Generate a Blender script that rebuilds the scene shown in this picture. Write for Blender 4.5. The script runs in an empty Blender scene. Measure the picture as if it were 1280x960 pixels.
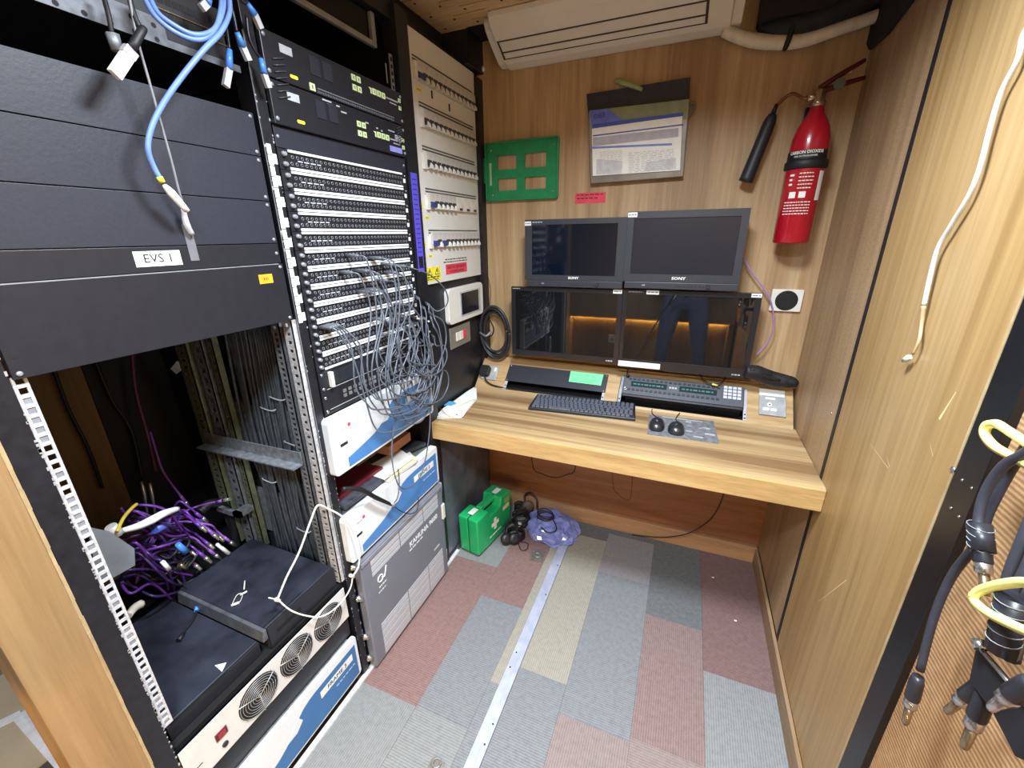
import bpy, bmesh, math, random
from mathutils import Vector, Matrix
random.seed(7)
V = Vector
# ------------------------------------------------------------------ camera, world, lights
H = 1.45
F_PX = 520.218
YAW, PITCH, ROLL = 0.393182659, 0.342308710, -0.0142404645
cy_, sy_, cp_, sp_ = math.cos(YAW), math.sin(YAW), math.cos(PITCH), math.sin(PITCH)
FWD = V((-sy_*cp_, cy_*cp_, -sp_))
RT0 = V((cy_, sy_, 0)); UP0 = RT0.cross(FWD)
RT = RT0*math.cos(ROLL) + UP0*math.sin(ROLL)
UP = UP0*math.cos(ROLL) - RT0*math.sin(ROLL)
CAM = V((0, 0, H))
scn = bpy.context.scene
col = scn.collection
cd = bpy.data.cameras.new('camera'); cam = bpy.data.objects.new('camera', cd); col.objects.link(cam)
cd.sensor_width = 36; cd.lens = F_PX/1280*36; cd.clip_start = 0.01
cam.matrix_world = Matrix(((RT.x, UP.x, -FWD.x, CAM.x), (RT.y, UP.y, -FWD.y, CAM.y), (RT.z, UP.z, -FWD.z, CAM.z), (0, 0, 0, 1)))
scn.camera = cam
w = bpy.data.worlds.new('world'); scn.world = w; w.use_nodes = True
w.node_tree.nodes['Background'].inputs[0].default_value = (0.8, 0.85, 1, 1)
w.node_tree.nodes['Background'].inputs[1].default_value = 0.25

def area(name, loc, sx, sy, power, color, rot=(0, 0, 0)):
    l = bpy.data.lights.new(name, 'AREA'); l.shape = 'RECTANGLE'; l.size = sx; l.size_y = sy
    l.energy = power; l.color = color
    o = bpy.data.objects.new(name, l); col.objects.link(o); o.location = loc; o.rotation_euler = rot
    return o
area('ceiling_light_main', (-0.05, -0.21, 2.18), 0.30, 0.24, 23, (0.84, 0.93, 1.0)).data.spread = math.radians(150)
area('ceiling_light_second', (-0.12, 0.70, 2.18), 0.24, 0.30, 19, (0.84, 0.93, 1.0)).data.spread = math.radians(150)
scn.view_settings.view_transform = 'Standard'; scn.view_settings.look = 'None'
scn.view_settings.gamma = 1; scn.view_settings.use_curve_mapping = False
scn.view_settings.exposure = 1.0

# ------------------------------------------------------------------ frames and unprojection
class Frame:
    def __init__(s, O, U, Vv):
        s.O = V(O); s.U = V(U).normalized(); s.V = V(Vv).normalized(); s.W = s.U.cross(s.V)
    def p(s, u, v, w=0): return s.O + s.U*u + s.V*v + s.W*w
    def px(s, x, y, w=0):          # photo pixel -> (u, v) on this surface
        d = RT*((x-640)/F_PX) - UP*((y-480)/F_PX) + FWD
        t = (s.O + s.W*w - CAM).dot(s.W)/d.dot(s.W)
        q = CAM + d*t - s.O
        return q.dot(s.U), q.dot(s.V)
    def P(s, x, y, w=0):
        u, v = s.px(x, y, w); return s.p(u, v, w)
FL = Frame((-0.89, 0, 0), (0, 1, 0), (0, 0, 1))      # rack fronts
FK = Frame((-0.915, 0, 0), (0, 1, 0), (0, 0, 1))     # distribution board wall
FB = Frame((0, 1.89, 0), (1, 0, 0), (0, 0, 1))       # back wall
FR = Frame((0.45, 0, 0), (0, -1, 0), (0, 0, 1))      # right wall
FD = Frame((0, 0, 0.744), (1, 0, 0), (0, 1, 0))      # desk top
FF = Frame((0, 0, 0), (1, 0, 0), (0, 1, 0))          # floor
FS = Frame((0, 1.72, 0.744), (1, 0, 0), (0, 0.135, 0.126))   # sloping console
FA = Frame((0, 1.86, 2.085), (1, 0, 0), (0, -0.185, 0.09))   # underside of the air conditioner
def FX(x): return Frame((x, 0, 0), (0, 1, 0), (0, 0, 1))
def FY(y): return Frame((0, y, 0), (1, 0, 0), (0, 0, 1))

# ------------------------------------------------------------------ materials
def c(h):
    h = h.lstrip('#'); r = [int(h[i:i+2], 16)/255 for i in (0, 2, 4)]
    return tuple((x/12.92 if x <= .04045 else ((x+.055)/1.055)**2.4) for x in r) + (1,)
MATS = {}
def mix_c(a, b, t): return tuple(a[i]*(1-t)+b[i]*t for i in range(3)) + (1,)
def mat(name, colr, rough=.5, metal=0, var=.12, scale=40, bump=0, spec=.5, coat=0, emit=None, es=0, alpha=1, trans=0):
    if name in MATS: return MATS[name]
    m = bpy.data.materials.new(name); m.use_nodes = True; nt = m.node_tree; N = nt.nodes; L = nt.links
    b = N['Principled BSDF']
    colr = c(colr) if isinstance(colr, str) else colr
    tc = N.new('ShaderNodeTexCoord'); nz = N.new('ShaderNodeTexNoise'); nz.inputs['Scale'].default_value = scale
    nz.inputs['Detail'].default_value = 4
    L.new(tc.outputs['Object'], nz.inputs['Vector'])
    rp = N.new('ShaderNodeValToRGB')
    rp.color_ramp.elements[0].position = .3; rp.color_ramp.elements[1].position = .7
    rp.color_ramp.elements[0].color = tuple(max(0, x*(1-var)) for x in colr[:3]) + (1,)
    rp.color_ramp.elements[1].color = tuple(min(1, x*(1+var)) for x in colr[:3]) + (1,)
    L.new(nz.outputs['Fac'], rp.inputs['Fac']); L.new(rp.outputs['Color'], b.inputs['Base Color'])
    b.inputs['Roughness'].default_value = rough; b.inputs['Metallic'].default_value = metal
    b.inputs['Specular IOR Level'].default_value = spec; b.inputs['Coat Weight'].default_value = coat
    b.inputs['Coat Roughness'].default_value = .03
    if bump:
        bp = N.new('ShaderNodeBump'); bp.inputs['Strength'].default_value = bump; bp.inputs['Distance'].default_value = .002
        L.new(nz.outputs['Fac'], bp.inputs['Height']); L.new(bp.outputs['Normal'], b.inputs['Normal'])
    if emit:
        b.inputs['Emission Color'].default_value = c(emit) if isinstance(emit, str) else emit
        b.inputs['Emission Strength'].default_value = es
    if alpha < 1: b.inputs['Alpha'].default_value = alpha
    if trans: b.inputs['Transmission Weight'].default_value = trans
    MATS[name] = m; return m
def wood(name, cols, grain=(30, 30, 1.2), band=None, rough=.45, bump=.05, fine=None, coat=0, knots=0):
    """cols: dark..light hex; grain: per-axis noise scales; band: per-axis scales of wide veneer bands"""
    m = bpy.data.materials.new(name); m.use_nodes = True; nt = m.node_tree; N = nt.nodes; L = nt.links
    b = N['Principled BSDF']; tc = N.new('ShaderNodeTexCoord')
    def noise(sc, detail, dist=0.0, rg=.6):
        mp = N.new('ShaderNodeMapping'); mp.inputs['Scale'].default_value = sc
        nz = N.new('ShaderNodeTexNoise'); nz.inputs['Scale'].default_value = 1; nz.inputs['Detail'].default_value = detail
        nz.inputs['Distortion'].default_value = dist; nz.inputs['Roughness'].default_value = rg
        L.new(tc.outputs['Object'], mp.inputs['Vector']); L.new(mp.outputs['Vector'], nz.inputs['Vector']); return nz.outputs['Fac']
    g = noise(grain, 6, .6)
    if band:
        bd = noise(band, 1, 0)
        mx = N.new('ShaderNodeMath'); mx.operation = 'MULTIPLY_ADD'; mx.inputs[1].default_value = 1.1; mx.inputs[2].default_value = -.55
        L.new(bd, mx.inputs[0])
        ad = N.new('ShaderNodeMath'); ad.operation = 'ADD'; L.new(g, ad.inputs[0]); L.new(mx.outputs[0], ad.inputs[1]); g2 = ad.outputs[0]
    else: g2 = g
    rp = N.new('ShaderNodeValToRGB'); el = rp.color_ramp.elements
    n = len(cols)
    for i, h in enumerate(cols):
        pos = .28 + .44*i/(n-1)
        if i < 2: e = el[i]; e.position = pos
        else: e = el.new(pos)
        k3 = c(h); lum = .3*k3[0]+.6*k3[1]+.1*k3[2]; e.color = tuple(x*.95+lum*.05 for x in k3[:3])+(1,)
    L.new(g2, rp.inputs['Fac'])
    fn = noise(fine or tuple(x*6 for x in grain), 3, 0)
    mm = N.new('ShaderNodeMixRGB'); mm.blend_type = 'MULTIPLY'; mm.inputs['Fac'].default_value = .35
    r2 = N.new('ShaderNodeValToRGB'); r2.color_ramp.elements[0].position = .35; r2.color_ramp.elements[1].position = .62
    r2.color_ramp.elements[0].color = (.55, .5, .45, 1); r2.color_ramp.elements[1].color = (1, 1, 1, 1)
    L.new(fn, r2.inputs['Fac']); L.new(rp.outputs['Color'], mm.inputs['Color1']); L.new(r2.outputs['Color'], mm.inputs['Color2'])
    L.new(mm.outputs['Color'], b.inputs['Base Color'])
    b.inputs['Roughness'].default_value = rough; b.inputs['Coat Weight'].default_value = coat; b.inputs['Coat Roughness'].default_value = .2
    bp = N.new('ShaderNodeBump'); bp.inputs['Strength'].default_value = bump; bp.inputs['Distance'].default_value = .001
    L.new(fn, bp.inputs['Height']); L.new(bp.outputs['Normal'], b.inputs['Normal'])
    MATS[name] = m; return m
def ribbed(name, h1, h2, axis, pitch, rough=.95, bump=.3, speck=.5, depth=.0012):
    """carpet / fabric with fine ribs running across `axis`"""
    m = bpy.data.materials.new(name); m.use_nodes = True; nt = m.node_tree; N = nt.nodes; L = nt.links
    b = N['Principled BSDF']; tc = N.new('ShaderNodeTexCoord')
    wv = N.new('ShaderNodeTexWave'); wv.bands_direction = axis; wv.inputs['Scale'].default_value = .314/pitch
    wv.inputs['Distortion'].default_value = .8; wv.inputs['Detail'].default_value = 1; wv.inputs['Detail Scale'].default_value = 2
    L.new(tc.outputs['Object'], wv.inputs['Vector'])
    nz = N.new('ShaderNodeTexNoise'); nz.inputs['Scale'].default_value = 220; nz.inputs['Detail'].default_value = 3
    L.new(tc.outputs['Object'], nz.inputs['Vector'])
    n2 = N.new('ShaderNodeTexNoise'); n2.inputs['Scale'].default_value = 60; L.new(tc.outputs['Object'], n2.inputs['Vector'])
    ad = N.new('ShaderNodeMath'); ad.operation = 'MULTIPLY_ADD'; ad.inputs[1].default_value = speck; L.new(nz.outputs['Fac'], ad.inputs[0]); 
    a2 = N.new('ShaderNodeMath'); a2.operation = 'MULTIPLY_ADD'; a2.inputs[1].default_value = .35; L.new(wv.outputs['Fac'], a2.inputs[0]); L.new(ad.outputs[0], a2.inputs[2])
    mdd = N.new('ShaderNodeMath'); mdd.operation = 'MULTIPLY'; mdd.inputs[1].default_value = .55; L.new(n2.outputs['Fac'], mdd.inputs[0]); L.new(mdd.outputs[0], ad.inputs[2])
    rp = N.new('ShaderNodeValToRGB'); rp.color_ramp.elements[0].position = .35; rp.color_ramp.elements[1].position = .9
    rp.color_ramp.elements[0].color = c(h1); rp.color_ramp.elements[1].color = c(h2)
    L.new(a2.outputs[0], rp.inputs['Fac']); L.new(rp.outputs['Color'], b.inputs['Base Color'])
    b.inputs['Roughness'].default_value = rough; b.inputs['Specular IOR Level'].default_value = .2
    bp = N.new('ShaderNodeBump'); bp.inputs['Strength'].default_value = bump; bp.inputs['Distance'].default_value = depth
    L.new(a2.outputs[0], bp.inputs['Height']); L.new(bp.outputs['Normal'], b.inputs['Normal'])
    MATS[name] = m; return m

M_BLK = mat('rack_black', '#1b1c22', .42, 0, .3, 60, .15)
M_PAN = mat('panel_black', '#292b36', .45, 0, .08, 200, .1)
M_DEV = mat('device_black', '#202128', .4, 0, .1, 60)
M_DARK = mat('deep_black', '#0c0c0f', .7, 0, .1, 30)
M_RUB = mat('rubber_black', '#17171c', .55, 0, .1, 50)
M_GALV = mat('galvanised_steel', '#b9bcc2', .38, .75, .25, 90, .2)
M_STEEL = mat('steel', '#c9cacd', .25, .95, .08, 80)
M_BRASS = mat('nickel_brass', '#a8987c', .25, .9, .1, 80)
M_GREEN_RAIL = mat('green_zinc', '#7e8468', .5, .5, .25, 60, .2)
M_WHITE = mat('white_plastic', '#e6e4de', .4, 0, .03, 30)
M_PAPER = mat('paper_white', '#f2f2ee', .8, 0, .03, 50)
M_LABEL = mat('label_white', '#eef2f4', .6, 0, .03, 50)
M_BOARD = mat('board_white', '#dfdfdc', .45, 0, .03, 12)
M_YEL = mat('sticker_yellow', '#f2e63c', .6)
M_ORG = mat('sticker_orange', '#f5a526', .6)
M_RED = mat('sticker_red', '#e0485c', .6)
M_REDI = mat('ink_red', '#7c1f30', .6)
M_INK = mat('ink_dark', '#25262c', .6)
M_INKG = mat('ink_grey', '#7d8288', .6)
M_PURP_L = mat('label_purple', '#5a4fd0', .6, 0, .12, 90)
M_LIME = mat('label_lime', '#cfe6a8', .55)
M_LILAC = mat('label_lilac', '#8d90e0', .6)
M_PGREEN = mat('note_green', '#7bf0a4', .75)
M_PGREY = mat('print_grey', '#aeb3ba', .6)
M_SILV = mat('silver_paint', '#9a9ea6', .4, .4)

# ------------------------------------------------------------------ mesh builder
class MB:
    def __init__(s): s.v = []; s.f = []; s.smooth = []
    def add(s, vs, fs, sm=False):
        b = len(s.v); s.v += [tuple(x) for x in vs]; s.f += [tuple(i+b for i in q) for q in fs]; s.smooth += [sm]*len(fs); return s
    def hexa(s, pts):   # 8 points: bottom ring 4, top ring 4
        return s.add(pts, [(3, 2, 1, 0), (4, 5, 6, 7), (0, 1, 5, 4), (1, 2, 6, 5), (2, 3, 7, 6), (3, 0, 4, 7)])
    def box(s, x0, x1, y0, y1, z0, z1):
        return s.hexa([V(p) for p in ((x0, y0, z0), (x1, y0, z0), (x1, y1, z0), (x0, y1, z0), (x0, y0, z1), (x1, y0, z1), (x1, y1, z1), (x0, y1, z1))])
    def fb(s, F, u0, u1, v0, v1, w0, w1):
        return s.hexa([F.p(*p) for p in ((u0, v0, w0), (u1, v0, w0), (u1, v1, w0), (u0, v1, w0), (u0, v0, w1), (u1, v0, w1), (u1, v1, w1), (u0, v1, w1))])
    def prism(s, F, poly, w0, w1):   # poly of (u,v), counterclockwise seen from +W
        ar = sum(poly[i][0]*poly[(i+1) % len(poly)][1]-poly[(i+1) % len(poly)][0]*poly[i][1] for i in range(len(poly)))
        if ar < 0: poly = poly[::-1]
        n = len(poly)
        vs = [F.p(u, v, w0) for u, v in poly] + [F.p(u, v, w1) for u, v in poly]
        return s.add(vs, [tuple(range(n-1, -1, -1)), tuple(range(n, 2*n))] + [(i, (i+1) % n, n+(i+1) % n, n+i) for i in range(n)])
    def tube(s, pts, r, n=6, sub=4, caps=True):
        pts = [V(p) for p in pts]
        rs = r if isinstance(r, (list, tuple)) else [r]*len(pts)
        if sub > 1 and len(pts) > 2:
            q = []; qr = []
            for i in range(len(pts)-1):
                a = pts[max(i-1, 0)]; b = pts[i]; d = pts[i+1]; e = pts[min(i+2, len(pts)-1)]
                for k in range(sub):
                    t = k/sub
                    q.append(.5*((2*b)+(d-a)*t+(2*a-5*b+4*d-e)*t*t+(3*b-a-3*d+e)*t**3)); qr.append(rs[i]*(1-t)+rs[i+1]*t)
            q.append(pts[-1]); qr.append(rs[-1]); pts, rs = q, qr
        vs = []; prev = None
        for i, p in enumerate(pts):
            t = (pts[min(i+1, len(pts)-1)]-pts[max(i-1, 0)])
            if t.length < 1e-9: t = V((0, 0, 1))
            t.normalize()
            if prev is None: a = t.orthogonal().normalized()
            else:
                a = prev - t*prev.dot(t)
                a = t.orthogonal().normalized() if a.length < 1e-6 else a.normalized()
            prev = a; b = t.cross(a)
            for k in range(n):
                an = 2*math.pi*k/n; vs.append(p + (a*math.cos(an)+b*math.sin(an))*rs[i])
        fs = []
        for i in range(len(pts)-1):
            for k in range(n):
                k2 = (k+1) % n; fs.append((i*n+k, i*n+k2, (i+1)*n+k2, (i+1)*n+k))
        s.add(vs, fs, True)
        if caps:
            b = len(s.v)-len(vs); m = len(pts)-1
            s.f.append(tuple(b+k for k in range(n-1, -1, -1))); s.f.append(tuple(b+m*n+k for k in range(n))); s.smooth += [False, False]
        return s
    def cyl(s, p0, p1, r, n=12, r1=None): return s.tube([p0, p1], [r, r if r1 is None else r1], n, 1)
    def lathe(s, p0, axis, prof, n=20):  # prof: (distance along axis, radius)
        ax = V(axis).normalized(); pts = [V(p0)+ax*d for d, _ in prof]
        return s._rings(pts, ax, [r for _, r in prof], n)
    def _rings(s, pts, ax, rs, n):
        a = ax.orthogonal().normalized(); b = ax.cross(a); vs = []
        for p, r in zip(pts, rs):
            for k in range(n):
                an = 2*math.pi*k/n; vs.append(p+(a*math.cos(an)+b*math.sin(an))*r)
        fs = [(i*n+k, i*n+(k+1) % n, (i+1)*n+(k+1) % n, (i+1)*n+k) for i in range(len(pts)-1) for k in range(n)]
        s.add(vs, fs, True); bb = len(s.v)-len(vs); m = len(pts)-1
        s.f.append(tuple(bb+k for k in range(n-1, -1, -1))); s.f.append(tuple(bb+m*n+k for k in range(n))); s.smooth += [False, False]
        return s
    def ring(s, F, u, v, w, R, r, n=24, m=5, su=1, sv=1):
        pts = [F.p(u+math.cos(2*math.pi*i/n)*R*su, v+math.sin(2*math.pi*i/n)*R*sv, w) for i in range(n+1)]
        return s.tube(pts, r, m, 1)
def box_round(F, u0, u1, v0, v1, r, n=4):
    out = []
    for cx, cyy, a0 in ((u1-r, v1-r, 0), (u0+r, v1-r, 90), (u0+r, v0+r, 180), (u1-r, v0+r, 270)):
        for k in range(n+1):
            a = math.radians(a0+90*k/n); out.append((cx+r*math.cos(a), cyy+r*math.sin(a)))
    return out

def empty(name, loc=(0, 0, 0)):
    o = bpy.data.objects.new(name, None); col.objects.link(o); o.location = loc; o.empty_display_size = .05; return o
def obj(name, mb, m, parent=None, bevel=0, seg=2, kind=None, label=None):
    if kind is None and name.endswith(('_text', '_print', '_marks')) and name != 'green_print': kind = 'stuff'
    off = V((0, 0, 0))
    p = parent
    while p is not None: off += p.location; p = p.parent
    me = bpy.data.meshes.new(name); me.from_pydata([tuple(V(x)-off) for x in mb.v], [], mb.f); me.update()
    bmm = bmesh.new(); bmm.from_mesh(me); bmesh.ops.recalc_face_normals(bmm, faces=bmm.faces); bmm.to_mesh(me); bmm.free()
    me.polygons.foreach_set('use_smooth', mb.smooth)
    me.materials.append(m)
    o = bpy.data.objects.new(name, me); col.objects.link(o)
    if parent is not None: o.parent = parent
    if bevel:
        md = o.modifiers.new('bevel', 'BEVEL'); md.width = bevel; md.segments = seg; md.limit_method = 'ANGLE'; md.harden_normals = False
    if kind: o['kind'] = kind
    if label: o['label'] = label
    return o
def tag(o, label, cat, group=None):
    o['label'] = label; o['category'] = cat
    if group: o['group'] = group
    return o
def struct(o): o['kind'] = 'structure'; return o
def thing(name, label, cat, loc=(0, 0, 0), group=None): return tag(empty(name, loc), label, cat, group)
def copy_tree(o, parent=None):
    n = o.copy(); col.objects.link(n); n.parent = parent
    for ch in list(o.children): copy_tree(ch, n)
    return n
def text(s, F, u, v, size, m, parent, w=.0008, align='CENTER', name='lettering', sx=1.0, ang=0, bold=0):
    cu = bpy.data.curves.new('t', 'FONT'); cu.body = s; cu.size = size; cu.align_x = align; cu.align_y = 'CENTER'; cu.extrude = .0003; cu.resolution_u = 2
    cu.offset = bold
    t = bpy.data.objects.new('t', cu); col.objects.link(t)
    bpy.context.view_layer.update()
    me = bpy.data.meshes.new_from_object(t.evaluated_get(bpy.context.evaluated_depsgraph_get()))
    bpy.data.objects.remove(t); bpy.data.curves.remove(cu)
    off = V((0, 0, 0)); p = parent
    while p is not None: off += p.location; p = p.parent
    ca, sa = math.cos(ang), math.sin(ang)
    for vt in me.vertices:
        x, y, z = vt.co; x *= sx
        vt.co = F.p(u+x*ca-y*sa, v+x*sa+y*ca, w+z) - off
    me.materials.clear(); me.materials.append(m)
    o = bpy.data.objects.new(name, me); col.objects.link(o); o.parent = parent; return o
def dashes(F, u0, u1, v, h, n, w=.0006, mb=None, seed=0):
    rnd = random.Random(seed*31+n); mb = mb or MB(); u = u0
    while u < u1:
        l = (u1-u0)/n*rnd.uniform(.5, 1.3); mb.fb(F, u, min(u+l, u1), v-h/2, v+h/2, w-.0004, w); u += l+(u1-u0)/n*.3
    return mb
# ------------------------------------------------------------------ setting
W_BACK = wood('wood_back_wall', ['#a07f5a', '#b29068', '#bf9f75', '#c9ac84'], (22, 22, .8), (4.5, 4.5, .05), .5, .05)
W_RDARK = wood('wood_right_rear', ['#937555', '#a98a66', '#b59873'], (30, 30, 1.0), (3, 3, .1), .5, .12, fine=(9, 40, 230))
W_RIGHT = wood('wood_right_front', ['#8a6a3e', '#9b794a', '#a98856', '#b39363'], (14, 14, .5), (3, 3, .1), .42, .05)
W_DESK = wood('wood_desk', ['#8d6d49', '#a88860', '#b89a6d', '#c4a87c'], (1.6, 62, 26), (.25, 14, 7), .38, .04)
W_EDGE = wood('wood_desk_edge', ['#b08d5a', '#c7a56b', '#d6b87e'], (2.2, 14, 22), None, .4, .03)
W_CONS = wood('wood_console', ['#a1845a', '#b9996a', '#c8aa7a'], (2.5, 26, 26), None, .42, .03)
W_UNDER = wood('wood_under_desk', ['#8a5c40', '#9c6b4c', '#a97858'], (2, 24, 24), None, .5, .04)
W_SKIRT = wood('wood_skirting', ['#a57e5a', '#b88f68', '#c29c76'], (2, 24, 24), None, .5, .04)
W_BASE = wood('wood_base_right', ['#84694c', '#967a5a', '#a48868'], (24, 2, 24), None, .55, .05)
W_POST = wood('wood_end_panel', ['#8c6d46', '#9b7b51', '#a6875c'], (16, 16, .7), None, .4, .03)
W_EDGEB = wood('wood_edge_band', ['#a08660', '#b49c74', '#c0aa84'], (30, 30, 8), None, .5, .1)
W_PEG = wood('wood_ceiling', ['#c9a678', '#d6b688', '#e0c296'], (3, 30, 30), None, .6, .05)
W_SHELF = wood('wood_rack_back', ['#5a4420', '#6b5228', '#7a5f30'], (10, 10, .8), None, .6, .04)

floor = struct(obj('floor', MB().box(-1.6, .46, -.75, 1.92, -.03, -.006), mat('subfloor', '#4b4744', .9)))
CG = {
 'red': ('#725855', '#907573'), 'darkred': ('#675151', '#866d6c'), 'grey': ('#727575', '#8f9193'), 'dark': ('#555759', '#76787b'),
 'beige': ('#86827a', '#a19d92'), 'lilac': ('#7a777c', '#949093'), 'slate': ('#6b6d71', '#878a8f'), 'pink': ('#776c6a', '#938583'), 'rose': ('#725f5e', '#907c7a')}
CM = {k: (ribbed('carpet_%s_across' % k, a, b, 'Y', .0072), ribbed('carpet_%s_along' % k, a, b, 'X', .0072)) for k, (a, b) in CG.items()}
cols_ = [(-.885, -.662, [(-.75, -.2, 'grey'), (-.2, .27, 'red'), (.27, .735, 'grey'), (.735, 1.385, 'red'), (1.385, 1.86, 'grey')]),
         (-.662, -.472, [(-.75, .28, 'red'), (.28, .74, 'grey'), (.74, 1.218, 'slate'), (1.218, 1.68, 'red'), (1.68, 1.86, 'grey')]),
         (-.472, -.437, [(-.75, .9, 'slate'), (.9, 1.86, 'beige')]),
         (-.393, -.222, [(-.75, .5, 'dark'), (.5, .985, 'slate'), (.985, 1.745, 'beige'), (1.745, 1.86, 'dark')]),
         (-.222, 0, [(-.75, .4, 'grey'), (.4, .89, 'pink'), (.89, 1.535, 'slate'), (1.535, 1.81, 'lilac'), (1.81, 1.86, 'dark')]),
         (0, .211, [(-.75, .42, 'slate'), (.42, .905, 'pink'), (.905, 1.378, 'rose'), (1.378, 1.86, 'dark')]),
         (.211, .438, [(-.75, .7, 'red'), (.7, 1.212, 'grey'), (1.212, 1.86, 'darkred')])]
k = 0
for x0, x1, rows in cols_:
    for y0, y1, nm in rows:
        k += 1
        obj('carpet_tile', MB().box(x0+.0003, x1-.0003, y0+.0003, y1-.0003, -.006, random.uniform(-.0004, .0003)), CM[nm][0 if (k*7) % 3 else 1], floor)
tr = struct(obj('trim_1', MB().box(-.436, -.394, -.75, 1.66, -.006, .0015).box(-.436, -.431, -.75, 1.66, 0, .0035).box(-.418, -.412, -.75, 1.66, 0, .0032).box(-.399, -.394, -.75, 1.66, 0, .0035), mat('trim_aluminium', '#b9bfd6', .45, .25, .15, 20)))
for y in (.72, .78, .97, 1.03, 1.32, 1.5):
    obj('screw', MB().lathe((-.425 if int(y*100) % 2 else -.405, y, .0015), (0, 0, 1), [(0, .003), (.0012, .0028), (.0016, .001)], 8), M_DARK, tr)
struct(obj('trim_2', MB().box(-.894, -.878, .2, 1.42, -.006, .006), mat('edge_white', '#d9dbe2', .5)))

wb = struct(obj('wall_back', MB().box(-1.02, .47, 1.89, 1.91, 0, 2.3), W_BACK))
obj('lower_panel', MB().box(-.93, .45, 1.872, 1.8895, .07, .70), W_UNDER, wb)
struct(obj('baseboard_back', MB().box(-.9, .44, 1.848, 1.8719, -.006, .085), W_SKIRT, bevel=.002))
wr = struct(obj('wall_right', MB().box(.462, .48, -.75, 1.9, 0, 2.3), M_DARK))
obj('wood_panel', MB().box(.446, .4618, 1.3725, 1.8898, .08, 2.3), W_RDARK, wr)
obj('gap_filler', MB().box(.4425, .4618, 1.3522, 1.3722, .08, 2.3), M_RUB, wr)
obj('wood_panel', MB().box(.444, .4618, .832, 1.352, .08, 2.3), W_RIGHT, wr)
obj('panel_edge', MB().box(.4428, .4618, .8265, .8318, .08, 2.3), W_EDGEB, wr)
obj('ribbed_panel', MB().box(.456, .4618, -.75, .764, 0, 2.3), ribbed('ribbed_fabric', '#a07a55', '#c59e74', 'Z', .0085, .85, .7, .15, .002), wr)
rail = obj('edge_rail', MB().box(.4435, .4618, .764, .8262, .08, 2.3), mat('rail_black', '#15161b', .35, 0, .1, 60), wr, bevel=.001)
def screw(F, u, v, w, r, parent, m=M_STEEL, name='screw'):
    return obj(name, MB().lathe(F.p(u, v, w), F.W, [(0, r), (r*.35, r*.9), (r*.6, r*.45)], 8), m, parent)
FRL = Frame((.4435, 0, 0), (0, -1, 0), (0, 0, 1))
for px_, py_ in ((1203, 600), (1215, 610), (1189, 635), (1199, 646), (1217, 880-20)): 
    u, v = FRL.px(px_, py_); screw(FRL, u, v, 0, .0028, rail)
FRP = Frame((.444, 0, 0), (0, -1, 0), (0, 0, 1))
u, v = FRP.px(1192, 587); screw(FRP, u, v, 0, .006, wr)
u, v = FRP.px(1042, 521); screw(Frame((.446, 0, 0), (0, -1, 0), (0, 0, 1)), -1.42, v, 0, .004, wr)
scr = mat('scratch_pale', '#d9c08e', .6)
for a, b_, wd in (((1195, 490), (1174, 524), .006), ((1088, 555), (1110, 585), .002), ((1108, 570), (1112, 584), .002), ((1023, 752), (1058, 725), .003), ((1162, 552), (1166, 570), .0015)):
    p0 = FRP.P(*a, .0002); p1 = FRP.P(*b_, .0002); d = (p1-p0); sd = V((0, d.z, -d.y)).normalized()*wd/2
    m_ = MB().add([p0-sd*.3, p0+sd*.3, p1+sd, p1-sd], [(0, 1, 2, 3)]); obj('scratch', m_, scr, wr)
br = struct(obj('baseboard_right', MB().box(.432, .4435, .3, 1.86, -.006, .079), W_BASE, bevel=.0015))
wl = struct(obj('wall_left', MB().box(-.96, -.926, 1.345, 1.89, 0, 2.10).box(-1.05, -1.006, -.1, 1.9, 2.03, 2.35).box(-1.005, -.893, 1.75, 1.889, 2.09, 2.3), M_BLK))
obj('lower_metal_panel', MB().box(-.9258, -.905, 1.345, 1.56, .008, .665).box(-.9258, -.912, 1.562, 1.84, .008, .665), mat('dark_grey_metal', '#737986', .35, .3, .4, 7), wl, bevel=.002)
obj('corner_post', MB().box(-.9258, -.90, 1.845, 1.8895, .67, 2.07), mat('post_brown_black', '#231f22', .5), wl)
screw(FB, -.905+.012, 2.108, .006, .011, wl, M_WHITE)
ce = struct(obj('ceiling', MB().box(-1.02, .5, -.76, 1.3, 2.2, 2.215), W_PEG))
obj('backing', MB().box(-1.02, .5, 1.3, 1.9, 2.2036, 2.22), M_DARK, ce)
y = 1.30; i = 0
fil = MB(); holes = MB()
while y < 1.745:
    y1 = min(y+.0425, 1.748)
    obj('ceiling_plank', MB().box(-1.004, .45, y, y1, 2.2, 2.2035), W_PEG, ce)
    x = -1.004 + (.05 if i % 2 else .0)
    while x < .4:
        fil.box(x, x+.11, y1, y1+.0075, 2.2, 2.2035); x += .24
    for q in range(9):
        xx = -.97+q*.14+(.07 if i % 2 else 0); holes.lathe((xx, y+.02, 2.1995), (0, 0, 1), [(0, .0055), (.0008, .0055)], 8)
    y = y1+.0075; i += 1
obj('slot_bridges', fil, W_PEG, ce, kind='stuff'); obj('drilled_holes', holes, M_DARK, ce, kind='stuff')

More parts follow.
